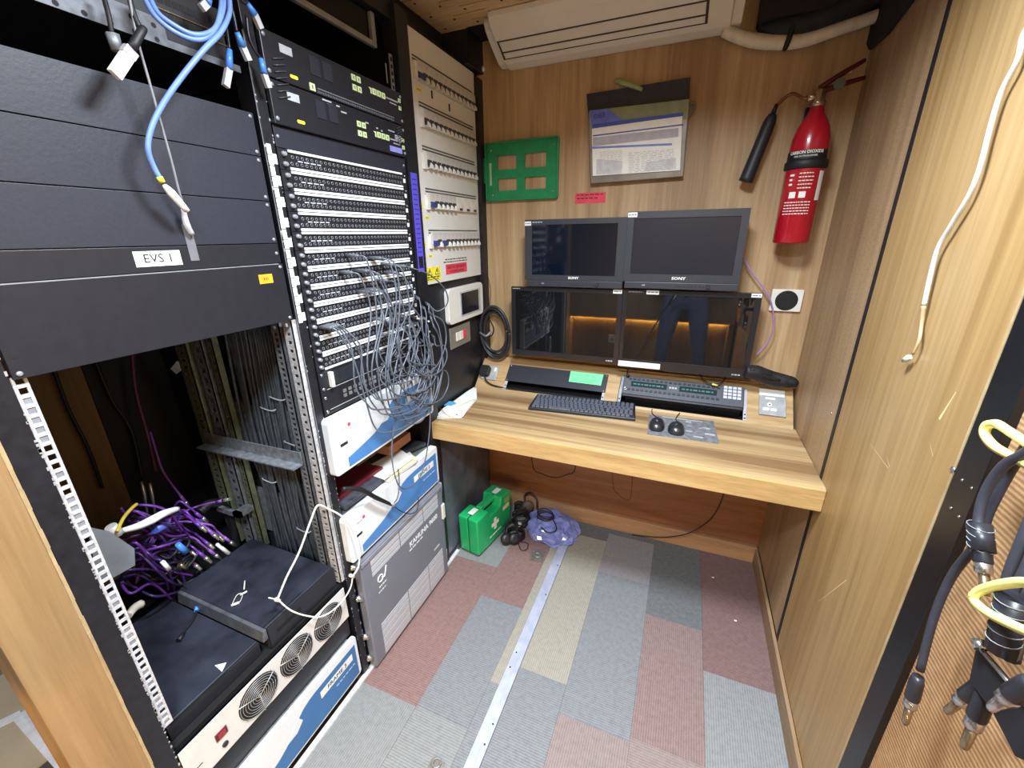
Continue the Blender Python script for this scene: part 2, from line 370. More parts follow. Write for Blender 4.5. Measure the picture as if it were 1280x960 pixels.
# behind the camera: what the glossy screens mirror
struct(obj('wall_rear', MB().box(-2.1, .47, -.80, -.76, 0, 2.3), wood('wood_rear', ['#8a6e4c', '#9c7f58', '#a88c64'], (20, 20, .9), None, .5)))
struct(obj('wall_side', MB().box(-2.14, -2.1, -.8, 1.9, 0, 2.3), mat('side_wall_grey', '#77726a', .7)))
cnt = thing('counter', 'wooden counter with warm light strip under it mirrored in the lower monitors', 'counter', (-.3, -.6, 0))
obj('front_panel', MB().box(-1.1, .43, -.55, -.53, .68, 1.0), wood('wood_counter', ['#8a6e4a', '#9c7f58'], (20, 20, .9), None, .5), cnt)
obj('top', MB().box(-1.1, .43, -.7575, -.53, 1.0, 1.03), W_DESK, cnt)
obj('leg', MB().box(-1.1, -1.06, -.70, -.55, 0, .68), W_RIGHT, cnt)
obj('leg', MB().box(.39, .43, -.70, -.55, 0, .68), W_RIGHT, cnt)
obj('back_panel', MB().box(-1.06, .39, -.72, -.70, .0, .68), W_RIGHT, cnt)
obj('light_strip', MB().box(-1.05, .38, -.69, -.68, .655, .668), mat('strip_glow', '#ffd890', .5, emit='#ffd066', es=85), cnt)
sk = obj('wall_socket', MB().box(-.68, -.54, -.70, -.692, .40, .48), M_WHITE, cnt, bevel=.002)
for dx in (-.645, -.575): obj('outlet', MB().box(dx-.02, dx+.02, -.6921, -.688, .42, .45), M_PGREY, sk)

# side compartment floor beyond the partition, lower left
fs_ = struct(obj('floor_side', MB().box(-2.1, -1.6, -.75, 1.9, -.03, 0), mat('tan_lino', '#b5aa95', .7, 0, .1, 6)))
a1 = FF.px(25, 893); a2 = FF.px(92, 968); a3 = FF.px(-40, 925)
an = MB()
def fstrip(mb, p, q, wd, h0, h1):
    d = V((q[0]-p[0], q[1]-p[1], 0)).normalized(); s_ = V((-d.y, d.x, 0))*wd/2; p = V((p[0], p[1], 0)); q = V((q[0], q[1], 0))
    mb.hexa([p-s_+V((0, 0, h0)), q-s_+V((0, 0, h0)), q+s_+V((0, 0, h0)), p+s_+V((0, 0, h0)), p-s_+V((0, 0, h1)), q-s_+V((0, 0, h1)), q+s_+V((0, 0, h1)), p+s_+V((0, 0, h1))])
fstrip(an, a1, a2, .035, 0, .004); fstrip(an, a1, a3, .03, .0, .0035); fstrip(an, a1, a2, .006, .004, .0062)
tag(obj('hatch_frame', an, mat('white_alu', '#dfe4f2', .45)), 'white metal angle strip on the tan floor past the wooden end panel', 'floor strip')
pt = struct(obj('trim_3', MB().box(-.965, -.89, .128, .2125, 0, 2.2), W_POST, bevel=.001))
eb = MB()
for i in range(60):
    z0 = .02+i*.036; eb.box(-.892, -.8885-random.uniform(0, .0015), .2115, .2155+random.uniform(0, .0012), z0, z0+.036)
obj('edge_band', eb, W_EDGEB, pt, kind='stuff')

# ------------------------------------------------------------------ desk
desk = thing('desk', 'long wooden worktop with sloping console fitted under the monitors', 'desk', (-.2, 1.6, 0))
top = obj('worktop', MB().box(-.914, .445, 1.302, 1.728, .675, .744), W_DESK, desk, bevel=.0015)
obj('front_edging', MB().box(-.914, .4435, 1.290, 1.3019, .671, .7442), W_EDGE, desk, bevel=.003)
# console: sloping board with two rectangular openings
def slope_board(us, vs, skip, w0, w1, F):
    mb = MB()
    for i in range(len(us)-1):
        for j in range(len(vs)-1):
            if (i, j) in skip: continue
            mb.fb(F, us[i], us[i+1], vs[j], vs[j+1], w0, w1)
    return mb
SLEN = .19
obj('console_slope', slope_board([-.914, -.765, -.283, -.225, .279, .437], [.0, .012, .148, SLEN], {(1, 1), (3, 1)}, -.012, 0, FS), W_CONS, desk)
q = FS.p(0, SLEN, 0)
obj('console_top', MB().box(-.914, .437, q.y-.005, 1.8895, q.z-.012, q.z+.0), W_CONS, desk)
obj('console_end', MB().prism(Frame((.431, 0, 0), (0, 1, 0), (0, 0, 1)), [(1.725, .745), (1.888, .745), (1.888, q.z-.012), (q.y-.004, q.z-.013)], 0, .006), W_CONS, desk)
obj('console_dark_backing', MB().fb(FS, -.9, .43, -.03, .17, -.07, -.06), M_DARK, desk)  # black board stands in for the shaded hollow behind the openings
# ------------------------------------------------------------------ equipment rack
U1 = .04445
Y1A, Y1B = .2525, .735        # first bay panel limits
Y2A, Y2B = .780, 1.2626       # second bay panel limits
rack = thing('equipment_rack', 'tall black two-bay equipment rack with chipped paint and perforated steel rails', 'rack', (-1.2, .75, 0))
def post(y0, y1, x0=-.94, x1=-.889): return obj('upright', MB().box(x0, x1, y0, y1, .01, 2.10), M_BLK, rack, bevel=.001)
post(.2165, .250); post(.752, .778); post(1.281, 1.343)
obj('side_panel', MB().box(-1.62, -.945, .222, .236, .01, 2.1), M_DARK, rack)
obj('side_panel', MB().box(-1.62, -.945, 1.29, 1.315, .01, 2.1), M_DARK, rack)
obj('base_frame', MB().box(-1.62, -.905, .222, 1.33, .01, .04), M_BLK, rack)
obj('roof_frame', MB().box(-1.62, -.905, .222, 1.33, 2.06, 2.1), M_BLK, rack)
obj('shelf', MB().box(-1.6, -.905, .24, .80, .405, .4195), M_DARK, rack)
obj('back_board', MB().box(-1.64, -1.62, .222, .60, .04, 2.06), W_SHELF, rack)
obj('back_board', MB().box(-1.64, -1.62, .602, 1.33, .04, 2.06), M_DARK, rack)
def rail_front(name, y0, y1, z0, z1, m, x=-.893, th=.003, nutp=.45):
    """perforated strip facing the room: two edges, rungs, some cage nuts"""
    e = (y1-y0)*.22; mb = MB().box(x-th, x, y0, y0+e, z0, z1).box(x-th, x, y1-e, y1, z0, z1)
    mb.box(x-.03, x, y0-.002, y0, z0, z1)
    nuts = MB(); z = z0; p = .0159; i = 0
    while z < z1-.004:
        mb.box(x-th, x, y0+e, y1-e, z, z+.0058)
        if random.random() < nutp:
            nuts.box(x-.006, x-.0016, y0+e, y1-e, z+.006, z+.0155)
        z += p
    o = obj(name, mb, m, rack)
    obj('cage_nuts', nuts, M_SILV, o, kind='stuff'); return o
rail_front('perforated_rail', .2515, .2685, .50, 1.265, mat('rail_light', '#d3d3d6', .4, .3, .25, 120, .2))
def rail_side(x0, x1, y, z0, z1, m, p=.0222, slot=.011, name='perforated_rail'):
    """perforated strip whose face looks towards the opening (-y)"""
    e = (x1-x0)*.3; mb = MB().box(x0, x0+e, y, y+.003, z0, z1).box(x1-e, x1, y, y+.003, z0, z1)
    mb.box(x1-.002, x1, y, y+.02, z0, z1).box(x0, x0+.002, y, y+.02, z0, z1)
    z = z0
    while z < z1: mb.box(x0+e, x1-e, y, y+.003, z, min(z+p-slot, z1)); z += p
    return obj(name, mb, m, rack)
M_GALV2 = mat('galvanised_dull', '#8e9298', .5, .5, .3, 70, .2)
rail_side(-.928, -.896, .7365, .43, 1.26, mat('rail_light', '#d3d3d6'), .0222, .009)
rail_side(-.975, -.945, .7385, .43, 1.26, M_GALV2, .0159, .009)
rail_side(-1.395, -1.345, .735, .45, 1.26, M_GREEN_RAIL, .0222, .009)
rail_side(-1.33, -1.285, .745, .45, 1.26, M_GALV2, .032, .016)
rail_side(-1.27, -1.245, .75, .45, 1.26, M_GREEN_RAIL, .0222, .010)
obj('dividing_wall', MB().box(-1.6, -.95, .806, .812, .04, 2.06), M_DARK, rack)
obj('shelf_bracket', MB().hexa([V(p) for p in ((-1.37, .70, .832), (-.952, .70, .842), (-.952, .735, .842), (-1.37, .735, .832), (-1.37, .70, .836), (-.952, .70, .846), (-.952, .735, .846), (-1.37, .735, .836))])
    .hexa([V(p) for p in ((-1.37, .731, .834), (-.952, .731, .844), (-.952, .7345, .844), (-1.37, .7345, .834), (-1.37, .731, .872), (-.952, .731, .882), (-.952, .7345, .882), (-1.37, .7345, .872))]), M_GALV2, rack)
obj('rail_clamp', MB().box(-1.36, -1.25, .700, .712, .60, .618).box(-1.28, -1.25, .70, .75, .60, .618), M_GALV2, rack)
# white numbering tape on the upright between the bays
tp = MB()
for i in range(18):
    z0 = 1.648-i*.0222
    tp.fb(FL, .7545, .766, z0-.0205, z0, .0012, .0018)
    if i % 2: tp.fb(FL, .766, .7765, z0-.0165, z0+.004, .0012, .0018)
obj('numbering_tape', tp, M_LABEL, rack)
ed = MB()
for i in range(220):     # chipped paint flakes along the edges
    zz = random.uniform(.1, 1.75); yy = random.choice((.2495, .7525, .2495, .777)); 
    s_ = random.uniform(.0008, .0022); ed.fb(FL, yy-s_, yy+s_*.6, zz-s_*random.uniform(.5, 3), zz+s_, .0009, .0013)
obj('paint_chips', ed, mat('bare_metal_chip', '#c4c6cc', .4, .5), rack, kind='stuff')
ed = MB().fb(FL, .7495, .7508, .45, 1.85, .0, .0012)
obj('bare_edge', ed, M_SILV, rack)
# purple label strip on the upright beside the patch bays
pl = tag(obj('label_strip', MB().fb(FL, 1.29, 1.327, 1.332, 1.652, .0012, .0019), M_PURP_L), 'long purple label strip on the black upright beside the patch bays', 'label')
dk = MB()
dk.fb(FL, 1.296, 1.322, 1.345, 1.385, .0019, .0022)
obj('dark_window', dk, M_DARK, pl)
lt = MB()
for i in range(16): dashes(FL, 1.297, 1.32, 1.40+i*.0155, .003, 5, .0023, lt, i)
obj('printed_text', lt, mat('ink_purple', '#2f2880', .6), pl)

def ears_screws(parent, ya, yb, zs, w=.003, m=M_SILV, r=.0042):
    for z in zs:
        for y in (ya+.008, yb-.008): screw(FL, y, z, w, r, parent, m)
def blank(name, label, z0, z1, m=M_PAN, group=None, w1=.003):
    t = thing(name, label, 'panel', (-.89, .49, z0), group)
    obj('plate', MB().fb(FL, Y1A, Y1B, z0+.0006, z1-.0006, .0, w1), m, t, bevel=.0006)
    ears_screws(t, Y1A, Y1B, (z0+.008, z1-.008) if z1-z0 > .05 else ((z0+z1)/2,), w1)
    return t
blank('blank_panel', 'plain dark grey blank rack panel, topmost of three below the network switch', 1.619, 1.701)
blank('blank_panel', 'plain dark grey blank rack panel in the middle of three', 1.530, 1.6185)
blank('blank_panel', 'plain dark grey blank rack panel directly above the panel with the white lettered label', 1.441, 1.5295)
t = blank('blank_panel', 'narrow black rack panel with white EVS 1 label', 1.397, 1.4405, M_DEV)
p_ = FL.px(197, 323)
obj('name_label', MB().fb(FL, p_[0]-.0375, p_[0]+.0375, p_[1]-.013, p_[1]+.013, .003, .0036), M_LABEL, t)
text('EVS 1', FL, p_[0], p_[1], .021, M_INK, t, .0039)
u_, v_ = FL.px(240, 315)
obj('clear_tape', MB().fb(FL, u_-.008, u_+.008, v_-.016, v_+.05, .0031, .004), mat('tape_grey', '#6d6d74', .25, 0, .1, 30, 0, .5), t)
t = blank('blank_panel', 'tall black scuffed blank panel with orange sticker above the open bay', 1.262, 1.3965, M_DEV, w1=.006)
u_, v_ = FL.px(330, 348.5)
obj('orange_sticker', MB().fb(FL, u_-.017, u_+.017, v_-.010, v_+.010, .006, .0066), M_ORG, t)
text('X31', FL, u_, v_, .008, M_INK, t, .0068)
obj('slot_hole', MB().prism(FL, box_round(FL, Y1A+.004, Y1A+.014, 1.292, 1.299, .0034), .0055, .0064), M_DARK, t)
obj('worn_edge', MB().fb(FL, Y1A+.01, Y1B-.01, 1.3945, 1.3963, .0035, .0064), M_SILV, t)

# network switch at the top of the first bay
nsw = thing('network_switch', 'black network switch with ports and blue cables at the top of the first bay', 'network switch', (-.95, .49, 1.775))
obj('body', MB().box(-1.25, -.90, .272, .715, 1.785, 1.87), M_DEV, nsw, bevel=.001)
obj('bracket', MB().fb(FL, Y1A, Y1B, 1.772, 1.784, -.010, -.007).fb(FL, .44, .60, 1.784, 1.812, -.010, -.007), mat('bracket_dull', '#62656c', .5, .4, .3, 60), nsw)
for i in range(9):
    yy = .60+i*.0125
    obj('port', MB().fb(FL, yy, yy+.0105, 1.815, 1.826, -.0115, -.0095).fb(FL, yy, yy+.0105, 1.838, 1.849, -.0115, -.0095), M_DARK, nsw)
obj('port_frame', MB().fb(FL, .595, .715, 1.8105, 1.8125, -.01, -.008).fb(FL, .595, .715, 1.8275, 1.8295, -.01, -.008), M_BRASS, nsw)
hb = MB()
for i in range(5):
    for dz in (1.778, 1.798): hb.lathe(FL.p(.45+i*.033, dz, -.007), FL.W, [(0, .004), (.0005, .004)], 8)
obj('bracket_holes', hb, M_DARK, nsw, kind='stuff')

# two half-width black units on a shelf in the first bay
def half_unit(name, label, y0, y1, x0, x1, z0, z1):
    t = thing(name, label, 'electronics', ((x0+x1)/2, (y0+y1)/2, z0))
    obj('case', MB().box(x0, x1, y0, y1, z0, z1), mat('case_dusty', '#2a2c37', .42, 0, .45, 14, .2), t, bevel=.003)
    obj('front', MB().box(x1, x1+.006, y0+.001, y1-.001, z0+.001, z1-.001), M_DEV, t, bevel=.001)
    return t
t = half_unit('equipment_unit', 'black half-width unit with slot in its top edge, beside the loose white zip tie', .500, .732, -1.27, -.915, .421, .492)
obj('edge_bar', MB().hexa([V(p) for p in ((-1.26, .484, .46), (-.91, .484, .46), (-.91, .4995, .46), (-1.26, .4995, .46), (-1.26, .490, .493), (-.91, .490, .493), (-.91, .4995, .493), (-1.26, .4995, .493))]), mat('worn_grey', '#5d5f66', .45, .2, .3, 30), t, bevel=.002)
obj('lid_groove', MB().box(-.925, -.9215, .50, .62, .4915, .4928), M_DARK, t)
obj('handle_slot', MB().fb(FX(-.909), .525, .60, .455, .466, -.001, .001), M_DARK, t)
t = half_unit('equipment_unit', 'lower black half-width unit with small white triangle, next to the perforated rail', .262, .482, -1.30, -.93, .421, .462)
tri = FD
obj('white_triangle', MB().add([V((-.935, .392, .4628)), V((-.948, .412, .4628)), V((-.968, .396, .4628))], [(0, 1, 2)]), M_PAPER, t)
obj('groove', MB().box(-.9275, -.9235, .27, .40, .4615, .4632), M_DARK, t)

# fan tray
fan = thing('fan_tray', 'off-white fan tray with three round wire grilles and a red rocker switch', 'fan tray', (-.89, .49, .298))
obj('plate', MB().fb(FL, Y1A, Y1B, .298, .4165, 0, .003), mat('fan_cream', '#dad9d8', .5, 0, .06, 20), fan, bevel=.0008)
fz = .357
for uc in (.4285, .545, .660):
    g = obj('fan_opening', MB().prism(FL, [(uc+.0535*math.cos(a*math.pi/14), fz+.0535*math.sin(a*math.pi/14)) for a in range(28)], .003, .0036), mat('fan_dark', '#1d1e21', .7), fan)
    wr_ = MB()
    for r in (.012, .0185, .025, .0315, .038, .0445, .051): wr_.ring(FL, uc, fz, .0062, r, .0008, 30, 4)
    for a in (0.6, 2.7, 4.75): wr_.tube([FL.p(uc, fz, .0074), FL.p(uc+.057*math.cos(a), fz+.057*math.sin(a), .0074)], .0013, 5, 1)
    wr_.lathe(FL.p(uc, fz, .0055), FL.W, [(0, .006), (.001, .006)], 12)
    obj('wire_grille', wr_, mat('wire_dull', '#b5b5b6', .4, .5), g)
    for a in (.785, 2.356, 3.93, 5.5): screw(FL, uc+.066*math.cos(a)*.86, fz+.066*math.sin(a)*.78, .003, .0025, fan)
sw = obj('rocker_switch', MB().fb(FL, .318, .345, .352, .373, .003, .006), mat('switch_maroon', '#5a1c26', .35), fan, bevel=.001)
obj('rocker_lens', MB().fb(FL, .323, .340, .356, .369, .006, .0075), mat('lens_red', '#a02c38', .2), sw)
obj('fuse_cap', MB().lathe(FL.p(.332, .325, .003), FL.W, [(0, .007), (.003, .0065), (.0035, .003)], 14), M_INK, fan)
obj('slot_mark', MB().fb(FL, .268, .284, .338, .3405, .003, .0034), M_INK, fan)
tag(obj('gap_strip', MB().fb(FL, Y1A, Y1B, .218, .297, -.014, -.006), M_BLK), 'plain black strip in the gap below the fan tray', 'panel')  # black strip put in for the dark gap between the units

# white and blue processing frames
M_FW = mat('frame_white', '#e8eef4', .4, 0, .03, 10)
M_FB1 = mat('frame_blue', '#4f86c8', .4, 0, .06, 10); M_FB2 = mat('frame_blue_deep', '#3f74ae', .4, 0, .06, 10)
def frame_unit(label, y0, y1, z0, z1, w, txt, seed):
    t = thing('processing_frame', label, 'electronics', (-.9, (y0+y1)/2, z0))
    hgt = z1-z0; L_ = y1-y0
    obj('chassis', MB().box(-1.35, -.892, y0+.02, y1-.02, z0+.004, z1-.004), M_GALV2, t)
    obj('bezel', MB().prism(FL, box_round(FL, y0, y1, z0, z1, .012), -.002, w), M_FW, t, bevel=.003)
    # blue swoosh: a band along the bottom rising to the right end
    n = 18; up = []; m0 = .10
    for i in range(n+1):
        s_ = m0+(.975-m0)*i/n
        h = .22+.55*min(max(s_-.1, 0), .38)+.40*(1/(1+math.exp(-(s_-.47)*26)))
        up.append((y0+L_*s_, z0+hgt*h))
    poly = [(y0+L_*m0, z0+hgt*.05), (y0+L_*.975, z0+hgt*.05)] + up[::-1]
    obj('blue_swoosh', MB().prism(FL, poly, w, w+.0006), M_FB1 if seed != 3 else M_FB2, t)
    fin = [(y0+L_*.40, z0+hgt*.46), (y0+L_*.45, z0+hgt*.62), (y0+L_*.50, z0+hgt*.70), (y0+L_*.52, z0+hgt*.58), (y0+L_*.47, z0+hgt*.46)]
    obj('pale_curve', MB().prism(FL, fin, w+.0006, w+.0011), M_FW, t)
    u = y0+L_*.80; v = z0+hgt*.62
    obj('name_label', MB().fb(FL, u-.066, u+.066, v-.013, v+.013, w+.0012, w+.0018), M_LABEL, t)
    text(txt, FL, u, v, .021, M_INK, t, w+.0021)
    obj('red_dot', MB().lathe(FL.p(y0+L_*.145, z1-hgt*.22, w), FL.W, [(0, .006), (.0006, .006)], 14), M_RED, t)
    obj('grey_print', dashes(FL, y0+L_*.08, y0+L_*.13, z1-hgt*.25, .009, 4, w+.0006, None, seed), mat('print_pale', '#bccbd6', .5), t)
    obj('vent_slot', MB().fb(FL, y0+L_*.06, y0+L_*.115, z0+hgt*.47, z0+hgt*.52, w-.001, w+.0008), M_INK, t)
    lp = dashes(FL, y0+L_*.78, y0+L_*.95, z0+hgt*.40, .004, 6, w+.0012, None, seed)
    obj('fine_print', lp, mat('print_bluewhite', '#b9d2ee', .5), t)
    return t
frame_unit('white and blue processing frame at the bottom of the first bay, under the fan tray', .262, .738, .05, .215, .012, 'FRAME 3', 3)
f1 = frame_unit('white and blue processing frame behind the hanging patch cords', .765, 1.277, .80, .978, .025, 'FRAME 1', 1)
f2 = frame_unit('white and blue processing frame directly above the grey vision mixer', .765, 1.277, .487, .652, .025, 'FRAME 2', 2)

# grey vision mixer frame standing at the foot of the second bay
kh = thing('vision_mixer', 'large grey vision mixer frame with ventilation slots at the rack foot', 'electronics', (-.9, 1.02, .01))
KW = .03; ky0, ky1, kz0, kz1 = .787, 1.281, .012, .472
M_KG = mat('mixer_grey', '#7d818d', .45, .1, .05, 10); M_KV = mat('mixer_vent', '#cdd0d8', .45, .2, .1, 220, .3)
obj('chassis', MB().box(-1.45, -.892, ky0+.01, ky1-.01, kz0, kz1-.006), M_PAN, kh)
obj('door', MB().fb(FL, ky0, ky1, kz0, kz1, 0, KW), M_KG, kh, bevel=.004)
def vents(rows, cols):
    for (za, zb) in rows:
        for (ya, yb) in cols:
            obj('vent_slot', MB().fb(FL, ya, yb, za, zb, KW-.001, KW+.0012), M_KV, kh, bevel=.0004)
c3 = [(ky0+.045, ky0+.195), (ky0+.201, ky0+.345), (ky0+.351, ky0+.455)]
vents([(.425, .446), (.398, .420), (.380, .394)], c3)
vents([(.022, .062), (.066, .097), (.101, .128), (.132, .152), (.156, .163)], [(ky0+.05, ky0+.205), (ky0+.21, ky0+.345), (ky0+.35, ky0+.46)])
obj('top_lip', MB().fb(FL, ky0+.002, ky1-.002, .452, .466, KW, KW+.004), mat('mixer_lip', '#9a9da8', .4, .3), kh, bevel=.001)
text('KAHUNA 9600', FL, ky0+.345, .346, .030, M_LABEL, kh, KW+.0008, bold=.0008)
obj('fine_print', dashes(FL, ky0+.243, ky0+.33, .324, .006, 5, KW+.0012), M_LABEL, kh)
obj('fine_print', dashes(FL, ky0+.40, ky0+.44, .20, .008, 4, KW+.0012), M_LABEL, kh)
gv = MB().ring(FL, ky0+.078, .345, KW+.001, .013, .0022, 20, 5)
gv.tube([FL.p(ky0+.086, .345, KW+.001), FL.p(ky0+.097, .336, KW+.001), FL.p(ky0+.112, .372, KW+.001)], .0022, 5, 3)
obj('maker_emblem', gv, M_LABEL, kh)
obj('fine_print', dashes(FL, ky0+.066, ky0+.105, .314, .006, 4, KW+.0012), M_LABEL, kh)
obj('fine_print', dashes(FL, ky0+.06, ky0+.10, .295, .005, 4, KW+.0012), M_LABEL, kh)
for z in (.43, .08, .30): obj('hinge_pin', MB().cyl(FL.p(ky1+.012, z-.03, .012), FL.p(ky1+.012, z+.03, .012), .009, 10), M_PGREY, kh)
for z in (.46, .33, .16, .06): obj('thumb_screw', MB().lathe(FL.p(ky0-.008, z, .002), FL.W, [(0, .011), (.01, .011), (.012, .007), (.02, .007)], 12), M_STEEL, kh)
obj('hinge_strip', MB().fb(FL, ky1+.001, ky1+.024, kz0+.02, .62, -.002, .006), M_SILV, kh)
obj('latch', MB().fb(FL, ky1-.016, ky1+.004, .30, .372, KW-.012, KW+.006), M_WHITE, kh, bevel=.002)
# ------------------------------------------------------------------ second bay
def ruler_unit(label, z0, z1, lilac):
    t = thing('router_unit', label, 'electronics', (-.9, 1.02, z0))
    obj('chassis', MB().box(-1.3, -.892, Y2A+.02, Y2B-.02, z0+.002, z1-.002), M_DEV, t)
    obj('front', MB().fb(FL, Y2A, Y2B, z0+.001, z1-.001, 0, .012), M_DEV, t, bevel=.002)
    W_ = .012
    obj('barcode_label', MB().fb(FL, Y2A+.045, Y2A+.078, z1-.032, z1-.016, W_, W_+.0005), M_PGREY, t)
    obj('yellow_label', MB().prism(FL, box_round(FL, Y2A+.062, Y2A+.084, z0+.014, z0+.021, .0033), W_, W_+.0006), M_YEL, t)
    def key(u, v, s=.0145):
        k_ = obj('lime_key', MB().fb(FL, u, u+s, v, v+s*.95, W_, W_+.002), M_LIME, t)
        obj('key_mark', MB().fb(FL, u+s*.35, u+s*.65, v+s*.25, v+s*.7, W_+.002, W_+.0023), M_INKG, k_)
    zc = z0+.034 if lilac else z0+.052
    for du in (0, .019):
        for dv in (0, .0225): key(Y2A+.265+du, zc+dv-.01)
    for i in range(3): key(Y2A+.345+i*.0195, zc, .0155)
    obj('lime_pointer', MB().prism(FL, [(Y2A+.33, zc+.014), (Y2A+.342, zc+.014), (Y2A+.342, zc), (Y2A+.337, zc), (Y2A+.337, zc+.009)], W_, W_+.0008), M_LIME, t)
    for dv in (0, .02): key(Y2B-.02, zc-.012+dv, .011)
    pr = dashes(FL, Y2A+.405, Y2B-.022, zc+.007, .004, 9, W_+.0005, None, 3); dashes(FL, Y2A+.42, Y2B-.03, zc-.002, .003, 9, W_+.0005, pr, 4)
    obj('printed_text', pr, M_PGREY, t)
    if lilac: obj('lilac_label', MB().fb(FL, Y2A+.40, Y2B-.022, z0+.008, z0+.023, W_, W_+.0006), M_LILAC, t)
    else:
        key(Y2A+.115, z0+.004, .016)
        # ruled scale and little legends along the lower edge
        sc = MB()
        for i in range(56):
            u = Y2A+.14+i*.0053; sc.fb(FL, u, u+.0016, z0+.004, z0+.009, W_, W_+.0004); sc.fb(FL, u, u+.0034, z0+.012, z0+.0145, W_, W_+.0004)
        for (u, v, l) in ((.135, -.012, .02), (.165, -.012, .014), (.185, -.018, .012), (.20, -.014, .008)): pass
        obj('ruled_scale', sc, M_INKG, t)
    for i in range(2):
        obj('grip', MB().fb(FL, Y2A+.125+i*.04, Y2A+.155+i*.04, z1-.05, z1-.012, W_, W_+.0015), M_PAN, t)
    ears_screws(t, Y2A, Y2B, (z0+.012, z1-.012), .012, M_SILV, .005)
    return t
ruler_unit('black two-unit router panel with lime keys, the upper of two above the patch bays', 1.7775, 1.866, False)
rl = ruler_unit('black two-unit router panel with lime keys and lilac label, the lower of two', 1.689, 1.777, True)
lg = MB()
for (u, l, v) in ((.15, .03, 1.771), (.165, .018, 1.764), (.195, .012, 1.768), (.21, .02, 1.758), (.30, .014, 1.752), (.345, .008, 1.747), (.365, .008, 1.744), (.40, .03, 1.752), (.43, .035, 1.744), (.43, .035, 1.7395), (.43, .035, 1.735)):
    lg.fb(FL, Y2A+u, Y2A+u+l, v-.0016, v+.0016, .012, .0124)
obj('legend_marks', lg, M_PGREY, rl)
# vented cheeks, left end of both units
ck = MB()
for i in range(7): ck.tube([FL.p(Y2A+.02, 1.742+i*.012, .014), FL.p(Y2A+.052, 1.752+i*.012, .014)], .0014, 5, 1)
for i in range(7): ck.tube([FL.p(Y2B-.04, 1.722+i*.007, .014), FL.p(Y2B-.012, 1.734+i*.007, .014)], .0012, 5, 1)
obj('grip_ribs', ck, mat('rib_dark', '#44464c', .4), rl, kind='stuff')
t = thing('blank_panel', 'black one-unit blank panel between the router panels and the patch bays', 'panel', (-.89, 1.02, 1.645))
obj('plate', MB().fb(FL, Y2A, Y2B, 1.6455, 1.6885, 0, .003), M_PAN, t, bevel=.0006); ears_screws(t, Y2A, Y2B, (1.667,), .003)
# display stub and brackets at the very top
t = thing('rack_display', 'grey-edged dark display at the very top of the second bay', 'display', (-.95, 1.05, 1.98))
obj('screen', MB().box(-.95, -.93, .83, 1.20, 1.985, 2.055), M_DARK, t)
obj('bezel', MB().box(-.931, -.918, .80, 1.222, 1.972, 1.986).box(-.931, -.918, 1.206, 1.222, 1.986, 2.056).box(-.931, -.918, .80, .816, 1.986, 2.056), M_SILV, t, bevel=.002)
t = thing('rail_stub', 'short bare perforated rail section right of the router panels', 'rail', (-.9, 1.24, 1.87))
rs = MB().box(-.905, -.902, 1.252, 1.268, 1.868, 1.968)
obj('strip', rs, M_GALV2, t)
for i in range(5): obj('hole', MB().fb(FX(-.902), 1.256, 1.264, 1.878+i*.018, 1.888+i*.018, 0, .0006), M_DARK, t)
obj('tab', MB().fb(FX(-.902), 1.226, 1.231, 1.885, 1.935, 0, .003), M_STEEL, t)

# twelve jack fields: panel, designation strips, jacks
PT = 1.6445
JC = [.0125, .0315]
def patch_mesh():
    t = thing('patch_bay', 'x', 'patch bay', (-.89, 1.02, PT-U1))
    z0 = PT-U1
    obj('panel', MB().fb(FL, Y2A, Y2B, z0+.0005, PT-.0005, 0, .004), M_DEV, t, bevel=.0005)
    for (za, zb) in ((PT-.0066, PT-.001), (z0+.001, z0+.0066)):
        for (ya, yb) in ((Y2A+.026, 1.0205), (1.0215, Y2B-.026)):
            obj('designation_strip', MB().fb(FL, ya, yb, za, zb, .004, .0075), M_LABEL, t, bevel=.0006)
    jk = MB(); jh = MB()
    for r, dz in enumerate((.0150, .0290)):
        for i in range(30):
            u = Y2A+.033+i*.01435+(.004 if r else 0)
            jk.ring(FL, u, z0+dz, .005, .0034, .0008, 8, 4)
            jh.lathe(FL.p(u, z0+dz, .004), FL.W, [(0, .0029), (.0006, .0029)], 7)
    obj('jacks', jk, mat('jack_metal', '#97989e', .35, .4), t, kind='stuff')
    obj('jack_holes', jh, M_DARK, t, kind='stuff')
    obj('white_print', dashes(FL, Y2A+.05, Y2A+.12, z0+.022, .0028, 5, .0064), M_PGREY, t)
    obj('end_label', MB().fb(FL, Y2B-.019, Y2B-.008, z0+.016, z0+.028, .004, .0046), M_LABEL, t)
    for dz in (.012, .033):
        obj('stud', MB().lathe(FL.p(Y2A+.013, z0+dz, .004), FL.W, [(0, .0055), (.004, .0055), (.005, .0045), (.009, .0042)], 10), M_SILV, t)
    screw(FL, Y2B-.010, z0+.036, .004, .0035, t)
    return t
ordn = ['topmost', 'second', 'third', 'fourth', 'fifth', 'sixth', 'seventh', 'eighth', 'ninth', 'tenth', 'eleventh', 'lowest']
pb0 = patch_mesh()
for i in range(12):
    o = pb0 if i == 0 else copy_tree(pb0)
    o.location = V((-.89, 1.02, PT-U1-i*U1))
    o['label'] = ('%s black patch bay in the column of twelve%s' % (ordn[i], '' if i in (0, 11) else ', counted from the top'))
    o['group'] = 'patch bays in the second bay'
